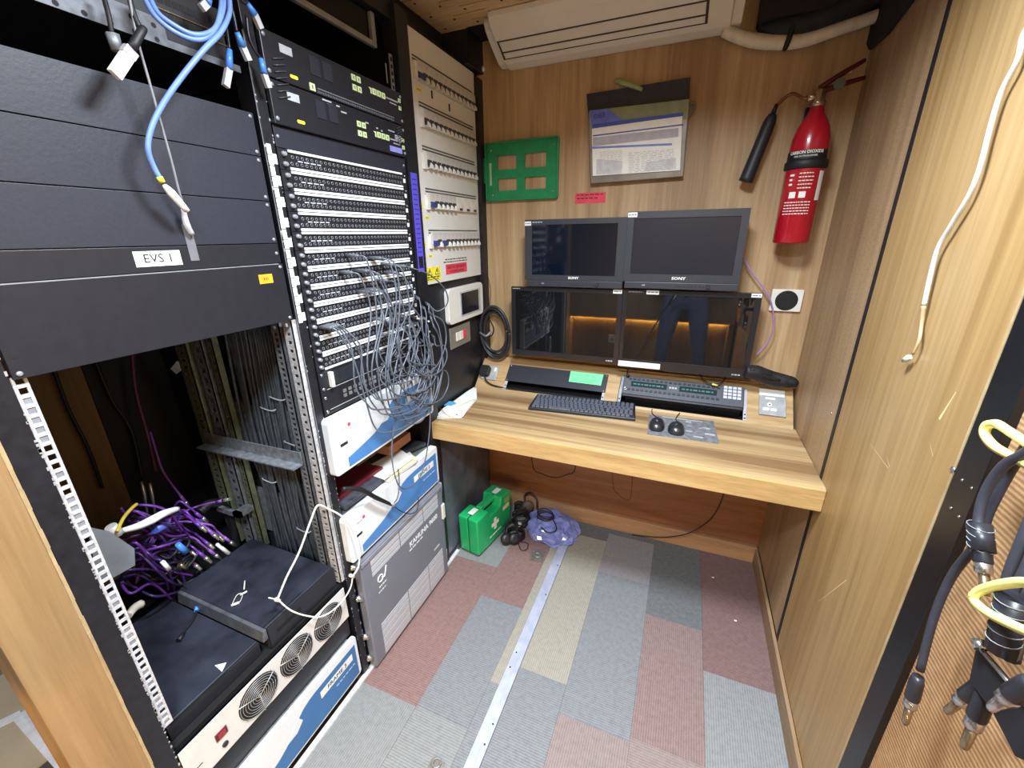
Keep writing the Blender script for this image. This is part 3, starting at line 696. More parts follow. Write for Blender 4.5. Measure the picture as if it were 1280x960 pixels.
# control unit under the patch bays
z1 = PT-12*U1; z0 = .985
t = thing('control_unit', 'black control unit with small buttons under the patch bays', 'electronics', (-.9, 1.02, z0))
obj('front', MB().fb(FL, Y2A, Y2B, z0, z1-.001, 0, .006), M_DEV, t, bevel=.001)
obj('dark_window', MB().fb(FL, Y2A+.045, Y2A+.20, z1-.048, z1-.008, .006, .0075), mat('window_smoke', '#2c3038', .15), t)
bt = []
for r in range(2):
    for i in range(14):
        u = Y2A+.075+i*.0215
        obj('button', MB().fb(FL, u, u+.011, z0+.030+r*.014, z0+.039+r*.014, .006, .009), M_SILV, t)
obj('rim_line', MB().fb(FL, Y2A+.02, Y2B-.02, z1-.055, z1-.0535, .006, .0072).fb(FL, Y2A+.02, Y2B-.02, z0+.012, z0+.0135, .006, .0072), M_PGREY, t)
obj('handle', MB().fb(FL, Y2A+.03, Y2A+.04, z1-.05, z1-.006, .006, .02), M_WHITE, t, bevel=.002)
wr_ = MB()
for i in range(26):
    u = random.uniform(Y2A+.24, Y2A+.43); v = random.uniform(z1-.05, z1-.005)
    wr_.tube([FL.p(u, v, .008), FL.p(u+random.uniform(-.02, .02), v+random.uniform(-.01, .01), .016), FL.p(u+random.uniform(-.03, .03), v+random.uniform(-.02, .02), .009)], .0016, 4, 3)
obj('loose_wiring', wr_, M_INKG, t, kind='stuff')
for z in (z0+.01, z0+.05, z1-.05, z1-.01):
    screw(FL, Y2A+.010, z, .006, .005, t)
# what lies in the gap between the frames
def slab(name, label, cat, poly, z0, z1, m, tilt=0, bevel=.0008):
    mb = MB().prism(Frame((0, 0, 0), (1, 0, 0), (0, 1, 0)), poly, z0, z1)
    if tilt: mb.v = [(x, y, z+(x+1.0)*tilt) for x, y, z in mb.v]
    return tag(obj(name, mb, m, bevel=bevel), label, cat)
slab('folder', 'dark red folder lying in the gap between the two white frames', 'folder', [(-1.2, .80), (-.93, .81), (-.925, 1.02), (-1.2, 1.0)], .672, .684, mat('folder_red', '#6a1f2c', .5))
slab('cable_bag', 'dark grey padded pouch on the lower white frame beside the red folder', 'pouch', [(-1.1, .80), (-.895, .80), (-.888, .98), (-1.1, .99)], .6535, .6715, mat('pouch_grey', '#3c3e48', .6, 0, .3, 40, .3), bevel=.005)
slab('notepad', 'open stack of white papers lying on the lower white frame', 'papers', [(-.99, 1.0), (-.868, .975), (-.858, 1.13), (-.94, 1.19)], .6535, .660, M_PAPER, .02)
slab('paper_sheet', 'cream paper folded over the edge of the paper stack', 'paper', [(-.90, .99), (-.864, .99), (-.856, 1.14), (-.89, 1.15)], .6655, .667, mat('paper_cream', '#efe0b0', .8))
slab('paper_sheet', 'upper white paper sheet lying askew on the paper stack', 'paper', [(-1.0, .985), (-.872, .962), (-.866, 1.12), (-.965, 1.17)], .6685, .670, M_PAPER, .05)
slab('cardboard_box', 'small brown cardboard box deep in the gap below the upper white frame', 'box', [(-1.06, 1.07), (-.93, 1.07), (-.93, 1.2), (-1.06, 1.2)], .70, .735, mat('cardboard', '#a5714f', .8))
slab('khaki_folder', 'grey brown folder leaning deep under the upper white frame', 'folder', [(-1.2, .98), (-1.0, .98), (-1.0, 1.2), (-1.2, 1.2)], .69, .699, mat('folder_khaki', '#7a705c', .8))
slab('black_sleeve', 'black soft sleeve on the right end of the lower white frame', 'sleeve', [(-1.05, 1.16), (-.93, 1.16), (-.895, 1.255), (-1.05, 1.26)], .6535, .672, mat('sleeve_black', '#30333b', .4, 0, .2, 20, .3), bevel=.006)
tb = MB().tube([FL.P(428, 611, .03), FL.P(450, 612, .045), FL.P(472, 623, .05), FL.P(490, 631, .05)], [.006, .008, .007, .005], 8, 5)
kk = thing('headset_cable', 'thick dark cable with a sleeve hanging over the lower white frame', 'cable', FL.P(470, 623, .04))
obj('sleeve', tb, M_RUB, kk)
obj('lead', MB().tube([FL.P(490, 631, .05), FL.P(497, 622, .045), FL.P(499, 605, .04), FL.P(498, 588, .03), FL.P(497, 586, .01)], .0016, 5, 5).tube([FL.P(490, 631, .05), FL.P(503, 640, .05), FL.P(515, 642, .05), FL.P(522, 636, .045), FL.P(523, 622, .04)], .0016, 5, 5), M_RUB, kk)
obj('cable_tie', MB().tube([FL.P(488, 627, .05), FL.P(493, 632, .056)], .006, 8, 1), M_PGREY, kk)

# ------------------------------------------------------------------ distribution board
db = thing('distribution_board', 'white distribution board with five rows of circuit breakers', 'breaker panel', (-.915, 1.6, 1.277))
obj('cover', MB().fb(FK, 1.353, 1.84, 1.277, 2.085, -.010, 0), M_BOARD, db, bevel=.0015)
M_BRK = mat('breaker_grey', '#c7c6c4', .5); M_BRKW = mat('breaker_white', '#e4e2dc', .45); M_BLUE = mat('toggle_blue', '#35408c', .4); M_TOGB = mat('toggle_dark', '#3a3a40', .4)
base_b = None
rows_b = [(1.945, 1.985), (1.812, 1.858), (1.682, 1.726), (1.548, 1.590), (1.412, 1.448)]
def breaker_proto():
    b = obj('breaker', MB().fb(FK, 0, .0315, 0, .030, 0, .010).fb(FK, 0, .0315, -.026, -.012, 0, .006), M_BRK, db)
    obj('toggle_slot', MB().fb(FK, .002, .0295, -.017, .004, 0, .0105), M_TOGB, b)
    obj('toggle', MB().hexa([FK.p(*p) for p in ((.013, -.022, .006), (.029, -.022, .006), (.029, -.004, .010), (.019, -.004, .010), (.014, -.024, .019), (.028, -.024, .019), (.028, -.013, .018), (.018, -.013, .018))]), M_BRKW, b)
    return b
def breaker_blue():
    b = obj('breaker', MB().fb(FK, 0, .0315, 0, .030, 0, .010).fb(FK, 0, .0315, -.026, -.012, 0, .006), M_BRK, db)
    obj('toggle_slot', MB().fb(FK, .002, .0295, -.013, .001, 0, .008), M_BRKW, b)
    obj('toggle', MB().hexa([FK.p(*p) for p in ((.005, -.017, .008), (.027, -.017, .008), (.027, .004, .008), (.005, .004, .008), (.006, -.0195, .017), (.026, -.0195, .017), (.026, -.013, .017), (.006, -.013, .017))]), M_BLUE, b)
    return b
def rcd():
    b = obj('breaker', MB().fb(FK, 0, .062, -.024, .030, 0, .010), M_BRKW, db)
    obj('toggle', MB().fb(FK, .024, .044, -.020, -.012, .010, .014), M_TOGB, b); return b
bw, bb_, rc = breaker_proto(), breaker_blue(), rcd()
used = {0: 0, 1: 0, 2: 0}
def put(kind, u, z):
    src = (bw, bb_, rc)[kind]
    if not used[kind]: o = src; used[kind] = 1
    else:
        o = src.copy(); col.objects.link(o); o.parent = db
        for ch in src.children:
            n_ = ch.copy(); col.objects.link(n_); n_.parent = o
    o.location = V((0, u, z))
tr_ = MB(); hs = MB()
for r, (zb, zt) in enumerate(rows_b):
    zc = zb+.024
    u0 = 1.425 if r else 1.405
    tr_.fb(FK, u0-.012, 1.812, zt+.0135, zt+.018, 0, .002).fb(FK, u0-.012, 1.812, zt+.0235, zt+.0275, 0, .002)
    hs.fb(FK, u0-.016, u0-.002, zb-.004, zt+.008, 0, .011).fb(FK, u0-.016, 1.815, zt+.006, zt+.009, 0, .004)
    u = u0; i = 0
    while u < 1.80:
        if r == 3 and u > 1.60:
            if u+.062 > 1.83: break
            put(2, u, zc); u += .0635; i += 1; continue
        blue = (r in (3, 4) and i < 1) or (r == 0 and i < 1) or (r == 4 and i == 2)
        put(1 if blue else 0, u, zc); u += .0325; i += 1
obj('slot_line', tr_, mat('slot_grey', '#55565a', .5), db, kind='stuff'); obj('row_end_cover', hs, M_BRKW, db, kind='stuff')
ys = MB()
for (px_, py_, a, b_) in ((518, 87, .012, .02), (523, 112, .022, .012), (526, 257, .014, .016), (534, 272, .018, .010), (530, 306, .014, .018), (538, 320, .018, .010)):
    u, v = FK.px(px_, py_); ys = MB().fb(FK, u-a/2-.006, u+a/2+.006, v-b_/2, v+b_/2, 0, .0007)
    o = obj('yellow_sticker', ys, M_YEL, db); obj('fine_print', dashes(FK, u-a/2, u+a/2, v, .003, 2, .0012), M_INKG, o)
ys = obj('warning_sticker', MB().fb(FK, 1.375, 1.478, 1.288, 1.34, 0, .0007), M_YEL, db)
wtr = MB()
for uc in (1.40, 1.452):
    wtr.tube([FK.p(uc-.016, 1.312, .0012), FK.p(uc+.016, 1.312, .0012), FK.p(uc, 1.336, .0012), FK.p(uc-.016, 1.312, .0012)], .0012, 4, 1)
    wtr.prism(FK, [(uc-.003, 1.328), (uc+.003, 1.330), (uc+.001, 1.323), (uc+.004, 1.323), (uc-.003, 1.314), (uc, 1.321), (uc-.004, 1.321)], .001, .0013)
dashes(FK, 1.382, 1.47, 1.303, .004, 6, .0012, wtr, 2); dashes(FK, 1.382, 1.46, 1.295, .003, 6, .0012, wtr, 5)
obj('warning_print', wtr, M_INK, ys)
rs_ = obj('red_sticker', MB().fb(FK, 1.52, 1.70, 1.303, 1.343, 0, .0007), M_RED, db)
text('DUE TO DIFFERENT', FK, 1.61, 1.330, .0165, M_REDI, rs_, .001, sx=1.05)
text('SWITCHED SUPPLIES', FK, 1.61, 1.313, .011, M_REDI, rs_, .001, sx=1.2)
pr = dashes(FK, 1.52, 1.70, 1.362, .004, 9, .0006, None, 8); dashes(FK, 1.505, 1.705, 1.352, .004, 10, .0006, pr, 9); obj('black_print', pr, M_INK, db)
for (u, v) in ((1.50, 1.925), (1.62, 1.912)): obj('black_peg', MB().fb(FK, u-.003, u+.003, v-.012, v+.012, 0, .003), M_INK, db)
for (u, v) in ((1.352, 2.04), (1.352, 1.86), (1.352, 1.52), (1.352, 1.31), (1.843, 1.98), (1.843, 1.76), (1.843, 1.50), (1.843, 1.32)): obj('fixing_clip', MB().fb(FK, u-.005, u+.006, v-.009, v+.009, -.004, .003), M_INK, db)

# ------------------------------------------------------------------ touch controller and switch plate
F9 = Frame((-.9258, 0, 0), (0, 1, 0), (0, 0, 1))
u0, v1 = F9.px(554, 362); u1, _ = F9.px(598, 352); v0 = F9.px(562, 405)[1]
tc_ = thing('touch_controller', 'white rounded touch controller with dark screen under the breaker panel', 'controller', F9.p((u0+u1)/2, v0, 0))
obj('case', MB().prism(F9, box_round(F9, u0, u1, v0, v1, .022, 5), 0, .022), M_WHITE, tc_, bevel=.003)
obj('screen_frame', MB().fb(F9, u0+.095, u1-.035, v0+.022, v1-.022, .022, .0245), mat('ctl_grey', '#b6bac2', .4), tc_, bevel=.001)
obj('screen', MB().fb(F9, u0+.105, u1-.055, v0+.028, v1-.028, .0245, .0252), mat('ctl_screen', '#20222a', .15), tc_)
lp = thing('light_switch', 'steel three-gang light switch with one red rocker under the touch controller', 'switch', F9.p(1.6, .99, 0))
su0, sv1 = F9.px(561, 411); su1 = F9.px(586, 405)[0]; sv0 = F9.px(563.5, 437)[1]
obj('plate', MB().fb(F9, su0, su1, sv0, sv1, 0, .006), mat('brushed_steel', '#b5aea2', .35, .6, .1, 120), lp, bevel=.0015)
for i in range(3):
    uu = su0+.048+i*.031
    obj('rocker', MB().fb(F9, uu, uu+.027, sv0+.028, sv1-.028, .006, .010), M_WHITE if i < 2 else M_RED, lp, bevel=.001)
# ------------------------------------------------------------------ air conditioner and pipe
ac = thing('air_conditioner', 'cream wall air conditioner under the ceiling above the monitors', 'air conditioner', (-.36, 1.88, 2.06))
FXp = Frame((-.80, 0, 0), (0, 1, 0), (0, 0, 1))
prof = [(1.889, 2.1985), (1.889, 2.086), (1.86, 2.080), (1.82, 2.086), (1.78, 2.105), (1.72, 2.136), (1.68, 2.160), (1.664, 2.182), (1.662, 2.1985)]
M_AC = mat('ac_cream', '#ddd8ce', .45, 0, .03, 8)
mb = MB().prism(FXp, prof, 0.035, .835)
s_ = [(1.889-(1.889-y)*.82, 2.1985-(2.1985-z)*.92) for y, z in prof]
mb.prism(FXp, s_, 0, .035).prism(FXp, s_, .835, .868)
obj('body', mb, M_AC, ac, bevel=.004, seg=3)
FAc = Frame((0, 1.82, 2.086), (1, 0, 0), (0, -.14, .074))
lu0, lv1 = FAc.px(622.5, 51); lu1 = FAc.px(885, 6)[0]; lv0 = FAc.px(636, 73)[1]; lvm = FAc.px(632, 64)[1]
M_SLOT = mat('ac_slot', '#3a2c26', .6)
sl = MB(); W0 = .0035
sl.fb(FAc, lu0, lu1, lv1-.0035, lv1, W0-.006, W0+.001).fb(FAc, lu0, lu1, lvm-.003, lvm, W0-.006, W0+.001)
sl.fb(FAc, lu0-.004, lu0+.002, lv0, lv1, W0-.006, W0+.001).fb(FAc, lu1-.004, lu1+.004, lv0, lv1, W0-.006, W0+.001).fb(FAc, lu0, lu1, lv0, lv0+.0012, W0-.006, W0+.0006)
obj('louvre_gap', sl, M_SLOT, ac)
obj('louvre_flap', MB().fb(FAc, lu0+.006, lu1-.008, lvm+.004, lv1-.006, -.004, W0+.0008), M_AC, ac, bevel=.001)
obj('louvre_flap', MB().fb(FAc, lu0+.006, lu1-.008, lv0+.004, lvm-.005, -.004, W0+.0008), M_AC, ac, bevel=.001)
FP = FY(1.85)
pipe = thing('drain_pipe', 'white sagging pipe with black strap right of the air conditioner', 'pipe', FP.P(1000, 56))
obj('pipe', MB().tube([FP.P(905, 38), FP.P(925, 46), FP.P(945, 51), FP.P(975, 53), FP.P(1005, 50), FP.P(1045, 37), FP.P(1085, 24), FP.P(1110, 14)], [.018, .02, .021, .021, .020, .019, .018, .016], 12, 5), mat('pipe_white', '#d8d0bf', .5), pipe)
a_ = FP.P(990, 44); sd = V((1, 0, .12)).normalized()
obj('strap', MB().tube([a_+V((0, .0, .06)), a_+V((-.002, -.023, .03)), a_+V((-.007, -.026, 0)), a_+V((-.012, -.024, -.026)), a_+V((-.014, 0, -.034))], .0085, 6, 3), M_RUB, pipe)
duct = tag(obj('cable_wrap', MB().tube([FP.P(948, 36, -.01), FP.P(975, 34, .0), FP.P(1010, 28, 0), FP.P(1060, 8, 0), FP.P(1100, -14, 0)], [.014, .030, .036, .040, .040], 10, 4), mat('wrap_black', '#17161c', .7, 0, .3, 30, .4)), 'black wrapped cable bundle resting on the white pipe', 'cable bundle')
tag(obj('corner_box', MB().box(.115, .4445, 1.815, 1.8885, 2.085, 2.199), mat('corner_dark', '#1e1619', .8)), 'dark box in the ceiling corner above the fire extinguisher', 'duct')  # plain dark box filling the ceiling corner

Fsw = Frame((.4455, 0, 0), (0, -1, 0), (0, 0, 1))
tag(obj('black_corner_piece', MB().prism(Fsw, [Fsw.px(*p) for p in ((1091, 62), (1083, 40), (1090, -15), (1165, -25), (1140, 6), (1113, 42))], 0, .012), mat('corner_piece_black', '#131217', .8), bevel=.003), 'flat black piece in the top corner on the side wall above the extinguisher', 'flap')  # flat black piece covering the top of the side wall
# ------------------------------------------------------------------ fire extinguisher
FE = FY(1.812)
eb_ = FE.px(990, 303); et = FE.px(1016, 130)
ex, ez = .322, FE.px(990, 304)[1]; etop = FE.px(1014, 133)[1]
fe = thing('fire_extinguisher', 'red carbon dioxide fire extinguisher with black horn hung on the back wall', 'fire extinguisher', (ex, 1.812, ez))
hh = etop-ez; R_ = .056
M_ER = mat('extinguisher_red', '#b01226', .25, 0, .05, 10, coat=.5)
obj('cylinder', MB().lathe((ex, 1.812, ez), (0, 0, 1), [(0, R_*.93), (.006, R_), (hh*.70, R_), (hh*.78, R_*.96), (hh*.85, R_*.82), (hh*.91, R_*.60), (hh*.945, R_*.40), (hh, R_*.34)], 28), M_ER, fe)
def band(z0, z1, r, a0, a1, n=12):
    mb = MB(); vs = []; fs = []
    for i in range(n+1):
        a = math.radians(a0+(a1-a0)*i/n)
        for z in (z0, z1): vs.append(V((ex+r*math.cos(a), 1.812+r*math.sin(a), z)))
    fs = [(2*i, 2*i+2, 2*i+3, 2*i+1) for i in range(n)]; return mb.add(vs, fs, True)
zb0 = ez+hh*.565; zb1 = ez+hh*.64
obj('black_band', band(zb0+hh*.045, zb1+hh*.045, R_+.0008, 170, 330), M_RUB, fe)
obj('strap', MB().lathe((ex, 1.812, zb0-.004), (0, 0, 1), [(0, R_+.001), (.004, R_+.006), (.024, R_+.006), (.028, R_+.001)], 28), M_RUB, fe)
FEF = Frame((ex-.010, 1.812-R_-.0012, 0), (1, 0, 0), (0, 0, 1))
def wrap(o):   # bend flat print onto the cylinder
    off = V((0, 0, 0)); p = o.parent
    while p is not None: off += p.location; p = p.parent
    for vt in o.data.vertices:
        q_ = vt.co+off; s_ = (q_.x-ex)/(R_+.0012); dep = 1.812-R_-.0012-q_.y; rr = R_+.0014+dep
        vt.co = V((ex+rr*math.sin(s_), 1.812-rr*math.cos(s_), q_.z))-off
    return o
wrap(text('CARBON DIOXIDE', FEF, -.006, zb1+hh*.030, .0125, M_PAPER, fe, .0004, sx=.95, bold=.0003))
wrap(text('FIRE EXTINGUISHER', FEF, -.006, zb1+hh*.003, .0075, M_PAPER, fe, .0004))
pr = MB()
for i, (l, r_) in enumerate(((.03, .028), (.028, .03), (.022, .03), (.03, .028), (.026, .026))): dashes(FEF, -.012, r_, zb0-.018-i*.011, .003, 6, .0004, pr, i)
for i in range(3): dashes(FEF, -.04, -.026, zb0-.022-i*.014, .006, 1, .0004, pr, i+40)
for i in range(5): dashes(FEF, -.044, .034, zb0-.105-i*.009, .0028, 10, .0004, pr, i+9)
wrap(obj('printed_text', pr, M_PAPER, fe))
for u in (-.032, -.004): wrap(obj('pictogram', MB().fb(FEF, u, u+.019, zb0-.092, zb0-.073, 0, .0005), M_PAPER, fe))
obj('side_label', band(zb0-.10, zb0-.012, R_+.001, 308, 330, 4), M_PAPER, fe)
zt = ez+hh
M_EDARK = mat('valve_dark_red', '#5c1a1e', .35, .2)
obj('valve', MB().lathe((ex, 1.812, zt-.004), (0, 0, 1), [(0, .02), (.012, .022), (.02, .017), (.045, .017), (.05, .012)], 14).cyl((ex, 1.812, zt+.028), (ex-.035, 1.805, zt+.022), .011, 10), mat('valve_brass', '#b9a58c', .25, .9), fe)
obj('carry_handle', MB().tube([(ex+.0, 1.812, zt+.038), (ex+.05, 1.81, zt+.05), (ex+.11, 1.81, zt+.062)], [.009, .008, .006], 8, 3), M_EDARK, fe)
obj('squeeze_lever', MB().tube([(ex-.005, 1.812, zt+.048), (ex+.045, 1.81, zt+.078), (ex+.10, 1.81, zt+.108)], [.008, .008, .006], 8, 3), M_EDARK, fe)
obj('gauge_tag', MB().lathe((ex+.043, 1.797, zt+.05), (0, -1, 0), [(0, .016), (.004, .016)], 12), mat('tag_greygreen', '#5e6a60', .5), fe)
FH = FY(1.845)
h0 = FH.P(966, 143); h1 = FH.P(932, 227)
hd = (h1-h0)
obj('horn', MB().lathe(h0, hd, [(0, .012), (.01, .016), (hd.length*.12, .020), (hd.length*.95, .023), (hd.length, .024)], 16), mat('horn_black', '#20222a', .5, 0, .1, 80, .2), fe)
obj('horn_neck', MB().lathe(h0-hd.normalized()*.03, hd, [(0, .006), (.03, .008)], 10), M_RUB, fe)
obj('hose', MB().tube([h0-hd.normalized()*.02, FH.P(975, 128), FH.P(990, 117), V((ex-.045, 1.806, zt+.024)), V((ex-.03, 1.806, zt+.022))], .0052, 7, 5), mat('hose_copper', '#8e5a42', .35, .4), fe)
obj('wall_bracket', MB().box(ex-.02, ex+.02, 1.866, 1.8895, zt-.03, zt+.01), M_RUB, fe)
sw_ = thing('wall_screw', 'small white screw head on the wall right of the extinguisher valve', 'screw', FB.P(1063, 89)); screw(FB, *FB.px(1063, 89), 0, .006, sw_, M_WHITE, 'screw_head')

# ------------------------------------------------------------------ wall items
gb = thing('kit_bracket', 'green plastic wall bracket with four square openings', 'bracket', FB.p(-.725, 1.605, 0))
M_GB = mat('bracket_green', '#1f8a55', .4, 0, .12, 30)
gx0, gx1, gz0, gz1 = -.886, -.560, 1.604, 1.827
us = [gx0, gx0+.048, gx0+.142, gx0+.178, gx1-.042, gx1]
us = [gx0, gx0+.052, gx0+.142, gx0+.180, gx0+.277, gx1]; vs = [gz0, gz0+.036, gz0+.085, gz0+.121, gz0+.176, gz1]
obj('plate', slope_board(us, vs, {(1, 1), (1, 3), (3, 1), (3, 3)}, .002, .010, FB), M_GB, gb)
rim = MB().fb(FB, gx0-.003, gx1+.003, gz1, gz1+.006, 0, .02).fb(FB, gx0-.003, gx1+.003, gz0-.006, gz0, 0, .02).fb(FB, gx0-.006, gx0, gz0, gz1, 0, .02).fb(FB, gx1, gx1+.006, gz0, gz1, 0, .02)
obj('rim', rim, M_GB, gb, bevel=.002)
for (u, v) in ((gx0+.022, gz1-.024), (gx1-.016, gz1-.02), (gx0+.025, gz0+.020), (gx1-.018, gz0+.024)): screw(FB, u, v, .010, .004, gb)
obj('side_clip', MB().fb(FB, gx0-.016, gx0-.006, gz0+.07, gz0+.17, 0, .014), M_GB, gb, bevel=.002)
obj('pale_slot', MB().fb(FB, gx0+.012, gx0+.022, gz0+.06, gz0+.15, .010, .0105), mat('slot_pale', '#a8c9a0', .5), gb)

dh = thing('document_holder', 'dark document wallet full of sheets marked OB3 hung on the back wall', 'document holder', FB.p(-.25, 1.65, 0))
P4 = lambda *pts, w=0: [FB.px(x, y, w) for x, y in pts]
obj('back_board', MB().prism(FB, P4((734, 118.5), (863, 98), (861, 135), (737, 160)), .004, .012), mat('wallet_navy', '#2a2c3a', .5, 0, .15, 60), dh, bevel=.001)
obj('wallet', MB().prism(FB, P4((736, 140), (862, 124), (854, 221), (739, 230), w=.02), .004, .028), mat('wallet_clear', '#8b8378', .3, 0, .25, 12), dh, bevel=.003)
pp = obj('green_divider', MB().prism(FB, P4((737, 138), (861, 124), (860, 148), (737, 164), w=.03), .028, .0295), mat('divider_green', '#8a9476', .6), dh)
obj('blue_corner', MB().prism(FB, P4((737, 138), (760, 136), (781, 152), (815, 147), (854, 142), (853, 147), (740, 162), w=.03), .0298, .0304), mat('divider_blue', '#6a78d8', .6), dh)
sh = obj('paper_sheet', MB().prism(FB, P4((740, 161), (853, 145), (850, 213), (741, 220), w=.03), .0305, .032), M_PAPER, dh)
blu = mat('print_blue', '#4658b4', .6)
def pstrip(x0, y0, x1, y1, th): return MB().prism(FB, P4((x0, y0), (x1, y1), (x1, y1+th), (x0, y0+th), w=.032), .0321, .0326)
obj('blue_bar', pstrip(741, 155.5, 854, 140.5, 4.5), blu, sh); obj('blue_bar', pstrip(741, 169, 854, 155, 1.6), blu, sh); obj('blue_bar', pstrip(738, 183.5, 840, 179, 2.6), mat('print_blue_soft', '#7d8cd0', .6), sh)
obj('grey_block', pstrip(741, 172, 848, 160, 11), mat('sheet_grey', '#b4b2bc', .6), sh)
obj('grey_block', MB().prism(FB, P4((746, 199), (778, 201), (777, 217), (745, 218), w=.032), .0321, .0326), mat('sheet_pale', '#d2d2d6', .7), sh)
obj('grey_block', MB().prism(FB, P4((808, 203), (845, 197), (845, 211), (806, 214), w=.032), .0321, .0326), mat('sheet_pale', '#d2d2d6', .7), sh)
pr = MB()
for i in range(14):
    for (xa, xb) in ((750, 778), (786, 842)):
        a = FB.px(xa, 190+i*1.9, .032); b_ = FB.px(xb, 188+i*1.85, .032); dashes(FB, a[0], b_[0], (a[1]+b_[1])/2, .0013, 8, .0329, pr, i)
obj('fine_print', pr, mat('print_lightgrey', '#b9b7ba', .7), sh)
u, v = FB.px(749, 145, .032); text('OB3', FB, u, v, .024, mat('ink_blue', '#2c3a8e', .5), dh, .0312, ang=.10)
obj('green_pen', MB().tube([FB.P(770, 101, .02), FB.P(790, 107, .02), FB.P(803, 112, .015)], [.009, .009, .007], 8, 2), mat('pen_green', '#8fa56e', .4), dh)
obj('side_clip', MB().tube([FB.P(860, 145, .02), FB.P(867, 137, .02), FB.P(868, 128, .02), FB.P(862, 130, .02)], .004, 6, 4), mat('clip_grey', '#6b6e62', .4, .4), dh)
rl_ = thing('red_label', 'small red label on the back wall above the upper left monitor', 'label', FB.P(737, 248)); 
a = FB.px(719, 243); b_ = FB.px(756, 253)
obj('sticker', MB().fb(FB, a[0], b_[0]+.002, b_[1]-.001, a[1]+.004, 0, .0006), M_RED, rl_)
pr = dashes(FB, a[0]+.008, b_[0]-.008, a[1]-.004, .0045, 7, .001, None, 3); dashes(FB, a[0]+.008, b_[0]-.03, a[1]-.017, .0045, 6, .001, pr, 5); obj('printed_text', pr, M_REDI, rl_)
sp = thing('wall_speaker', 'small white square wall plate with round black speaker', 'speaker', FB.P(982, 375))
a = FB.px(965.5, 361); b_ = FB.px(999, 389.5)
obj('plate', MB().prism(FB, box_round(FB, a[0], b_[0], b_[1], a[1], .004), 0, .012), M_WHITE, sp, bevel=.0015)
uc, vc = (a[0]+b_[0])/2, (a[1]+b_[1])/2
obj('cone', MB().lathe(FB.p(uc, vc, .012), FB.W, [(0, .0375), (.001, .0375), (.0012, .034)], 28), mat('speaker_black', '#121214', .6), sp)
gr = MB()
for r in (.008, .014, .02, .026, .032): gr.ring(FB, uc, vc, .0134, r, .0006, 24, 4)
obj('grille', gr, mat('speaker_ring', '#2a2a2e', .5), sp)

# ------------------------------------------------------------------ monitors
M_MON = mat('monitor_case', '#34363f', .45, 0, .06, 60, .05)
M_MONL = mat('monitor_case_gloss', '#212228', .3, 0, .06, 60)
def screen_mat(n, h, rough, spec=.5): return mat(n, h, rough, 0, .02, 5, 0, spec)
def monitor(label, y, x0, x1, z0, z1, sx0, sx1, sz0, sz1, casem, scrm, depth=.055, chin=None):
    F_ = FY(y); t = thing('monitor', label, 'monitor', ((x0+x1)/2, y, z0))
    obj('bezel', slope_board([x0, sx0, sx1, x1], [z0, sz0, sz1, z1], {(1, 1)}, -.02, 0, F_), casem, t)
    obj('screen', MB().fb(F_, sx0-.001, sx1+.001, sz0-.001, sz1+.001, -.012, -.004), scrm, t)
    obj('housing', MB().fb(F_, x0+.004, x1-.004, z0+.004, z1-.004, -.0199-depth, -.0201), casem, t, bevel=.004)
    obj('wall_mount', MB().box((x0+x1)/2-.05, (x0+x1)/2+.05, y+.0199+depth, 1.8895, (z0+z1)/2-.05, (z0+z1)/2+.05), M_RUB, t)
    return t, F_
def stick(F_, x, y, w_, h_, parent, txt=3):
    u, v = F_.px(x, y); o = obj('white_label', MB().fb(F_, u-w_/2, u+w_/2, v-h_/2, v+h_/2, 0, .0008), M_LABEL, parent)
    obj('printed_text', dashes(F_, u-w_*.4, u+w_*.4, v, h_*.3, txt, .0012), M_INKG, o); return o
YU, YLo = 1.763, 1.775
def sony_base(t, F_, x0, x1, z0, z1):
    obj('control_bar', MB().fb(F_, x0+.002, x1-.002, z0, z1, -.02, .004), M_MON, t, bevel=.002)
    for i in range(9): obj('button', MB().fb(F_, x0+(x1-x0)*(.47+i*.034), x0+(x1-x0)*(.47+i*.034)+.006, z0+.010, z0+.014, .004, .0055), M_INK, t)
    obj('knob', MB().lathe(F_.p(x0+(x1-x0)*.75, (z0+z1)/2, .004), F_.W, [(0, .0075), (.006, .0065)], 14), M_INK, t)
    obj('power_key', MB().fb(F_, x0+.07, x0+.082, z0+.011, z0+.016, .004, .0055), M_SILV, t)
t, F_ = monitor('dark grey monitor with bluish mirror-like screen, upper left of the four', YU, -.662, -.2395, 1.268, 1.512, -.630, -.274, 1.289, 1.491, M_MON, screen_mat('screen_blue', '#0c1422', .06))
sony_base(t, F_, -.654, -.2395, 1.2405, 1.2672)
text('SONY', F_, -.445, 1.2785, .0135, M_PAPER, t, .001, sx=1.25, bold=.0004)
stick(F_, 660, 279.5, .028, .016, t); obj('model_print', dashes(F_, -.628, -.585, 1.5015, .004, 5, .0006), M_PGREY, t)
t, F_ = monitor('dark grey monitor with matt screen, upper right of the four', YU-.006, -.2385, .176, 1.272, 1.530, -.214, .151, 1.301, 1.505, M_MON, screen_mat('screen_matt', '#20222d', .3))  # lighter blue-grey base paints in a bluish glow on the screen
sony_base(t, F_, -.2345, .178, 1.2455, 1.2712)
text('SONY', F_, -.032, 1.2865, .0145, M_PAPER, t, .001, sx=1.3, bold=.0004)
stick(F_, 791, 268.5, .034, .017, t)
t, F_ = monitor('black glossy monitor beside the coiled cable, lower left of the four', YLo, -.733, -.2375, .917, 1.2335, -.713, -.258, .943, 1.2155, M_MONL, screen_mat('screen_gloss', '#17181b', .025, 1.0), .045)  # base grey raised to paint in the haze of reflections
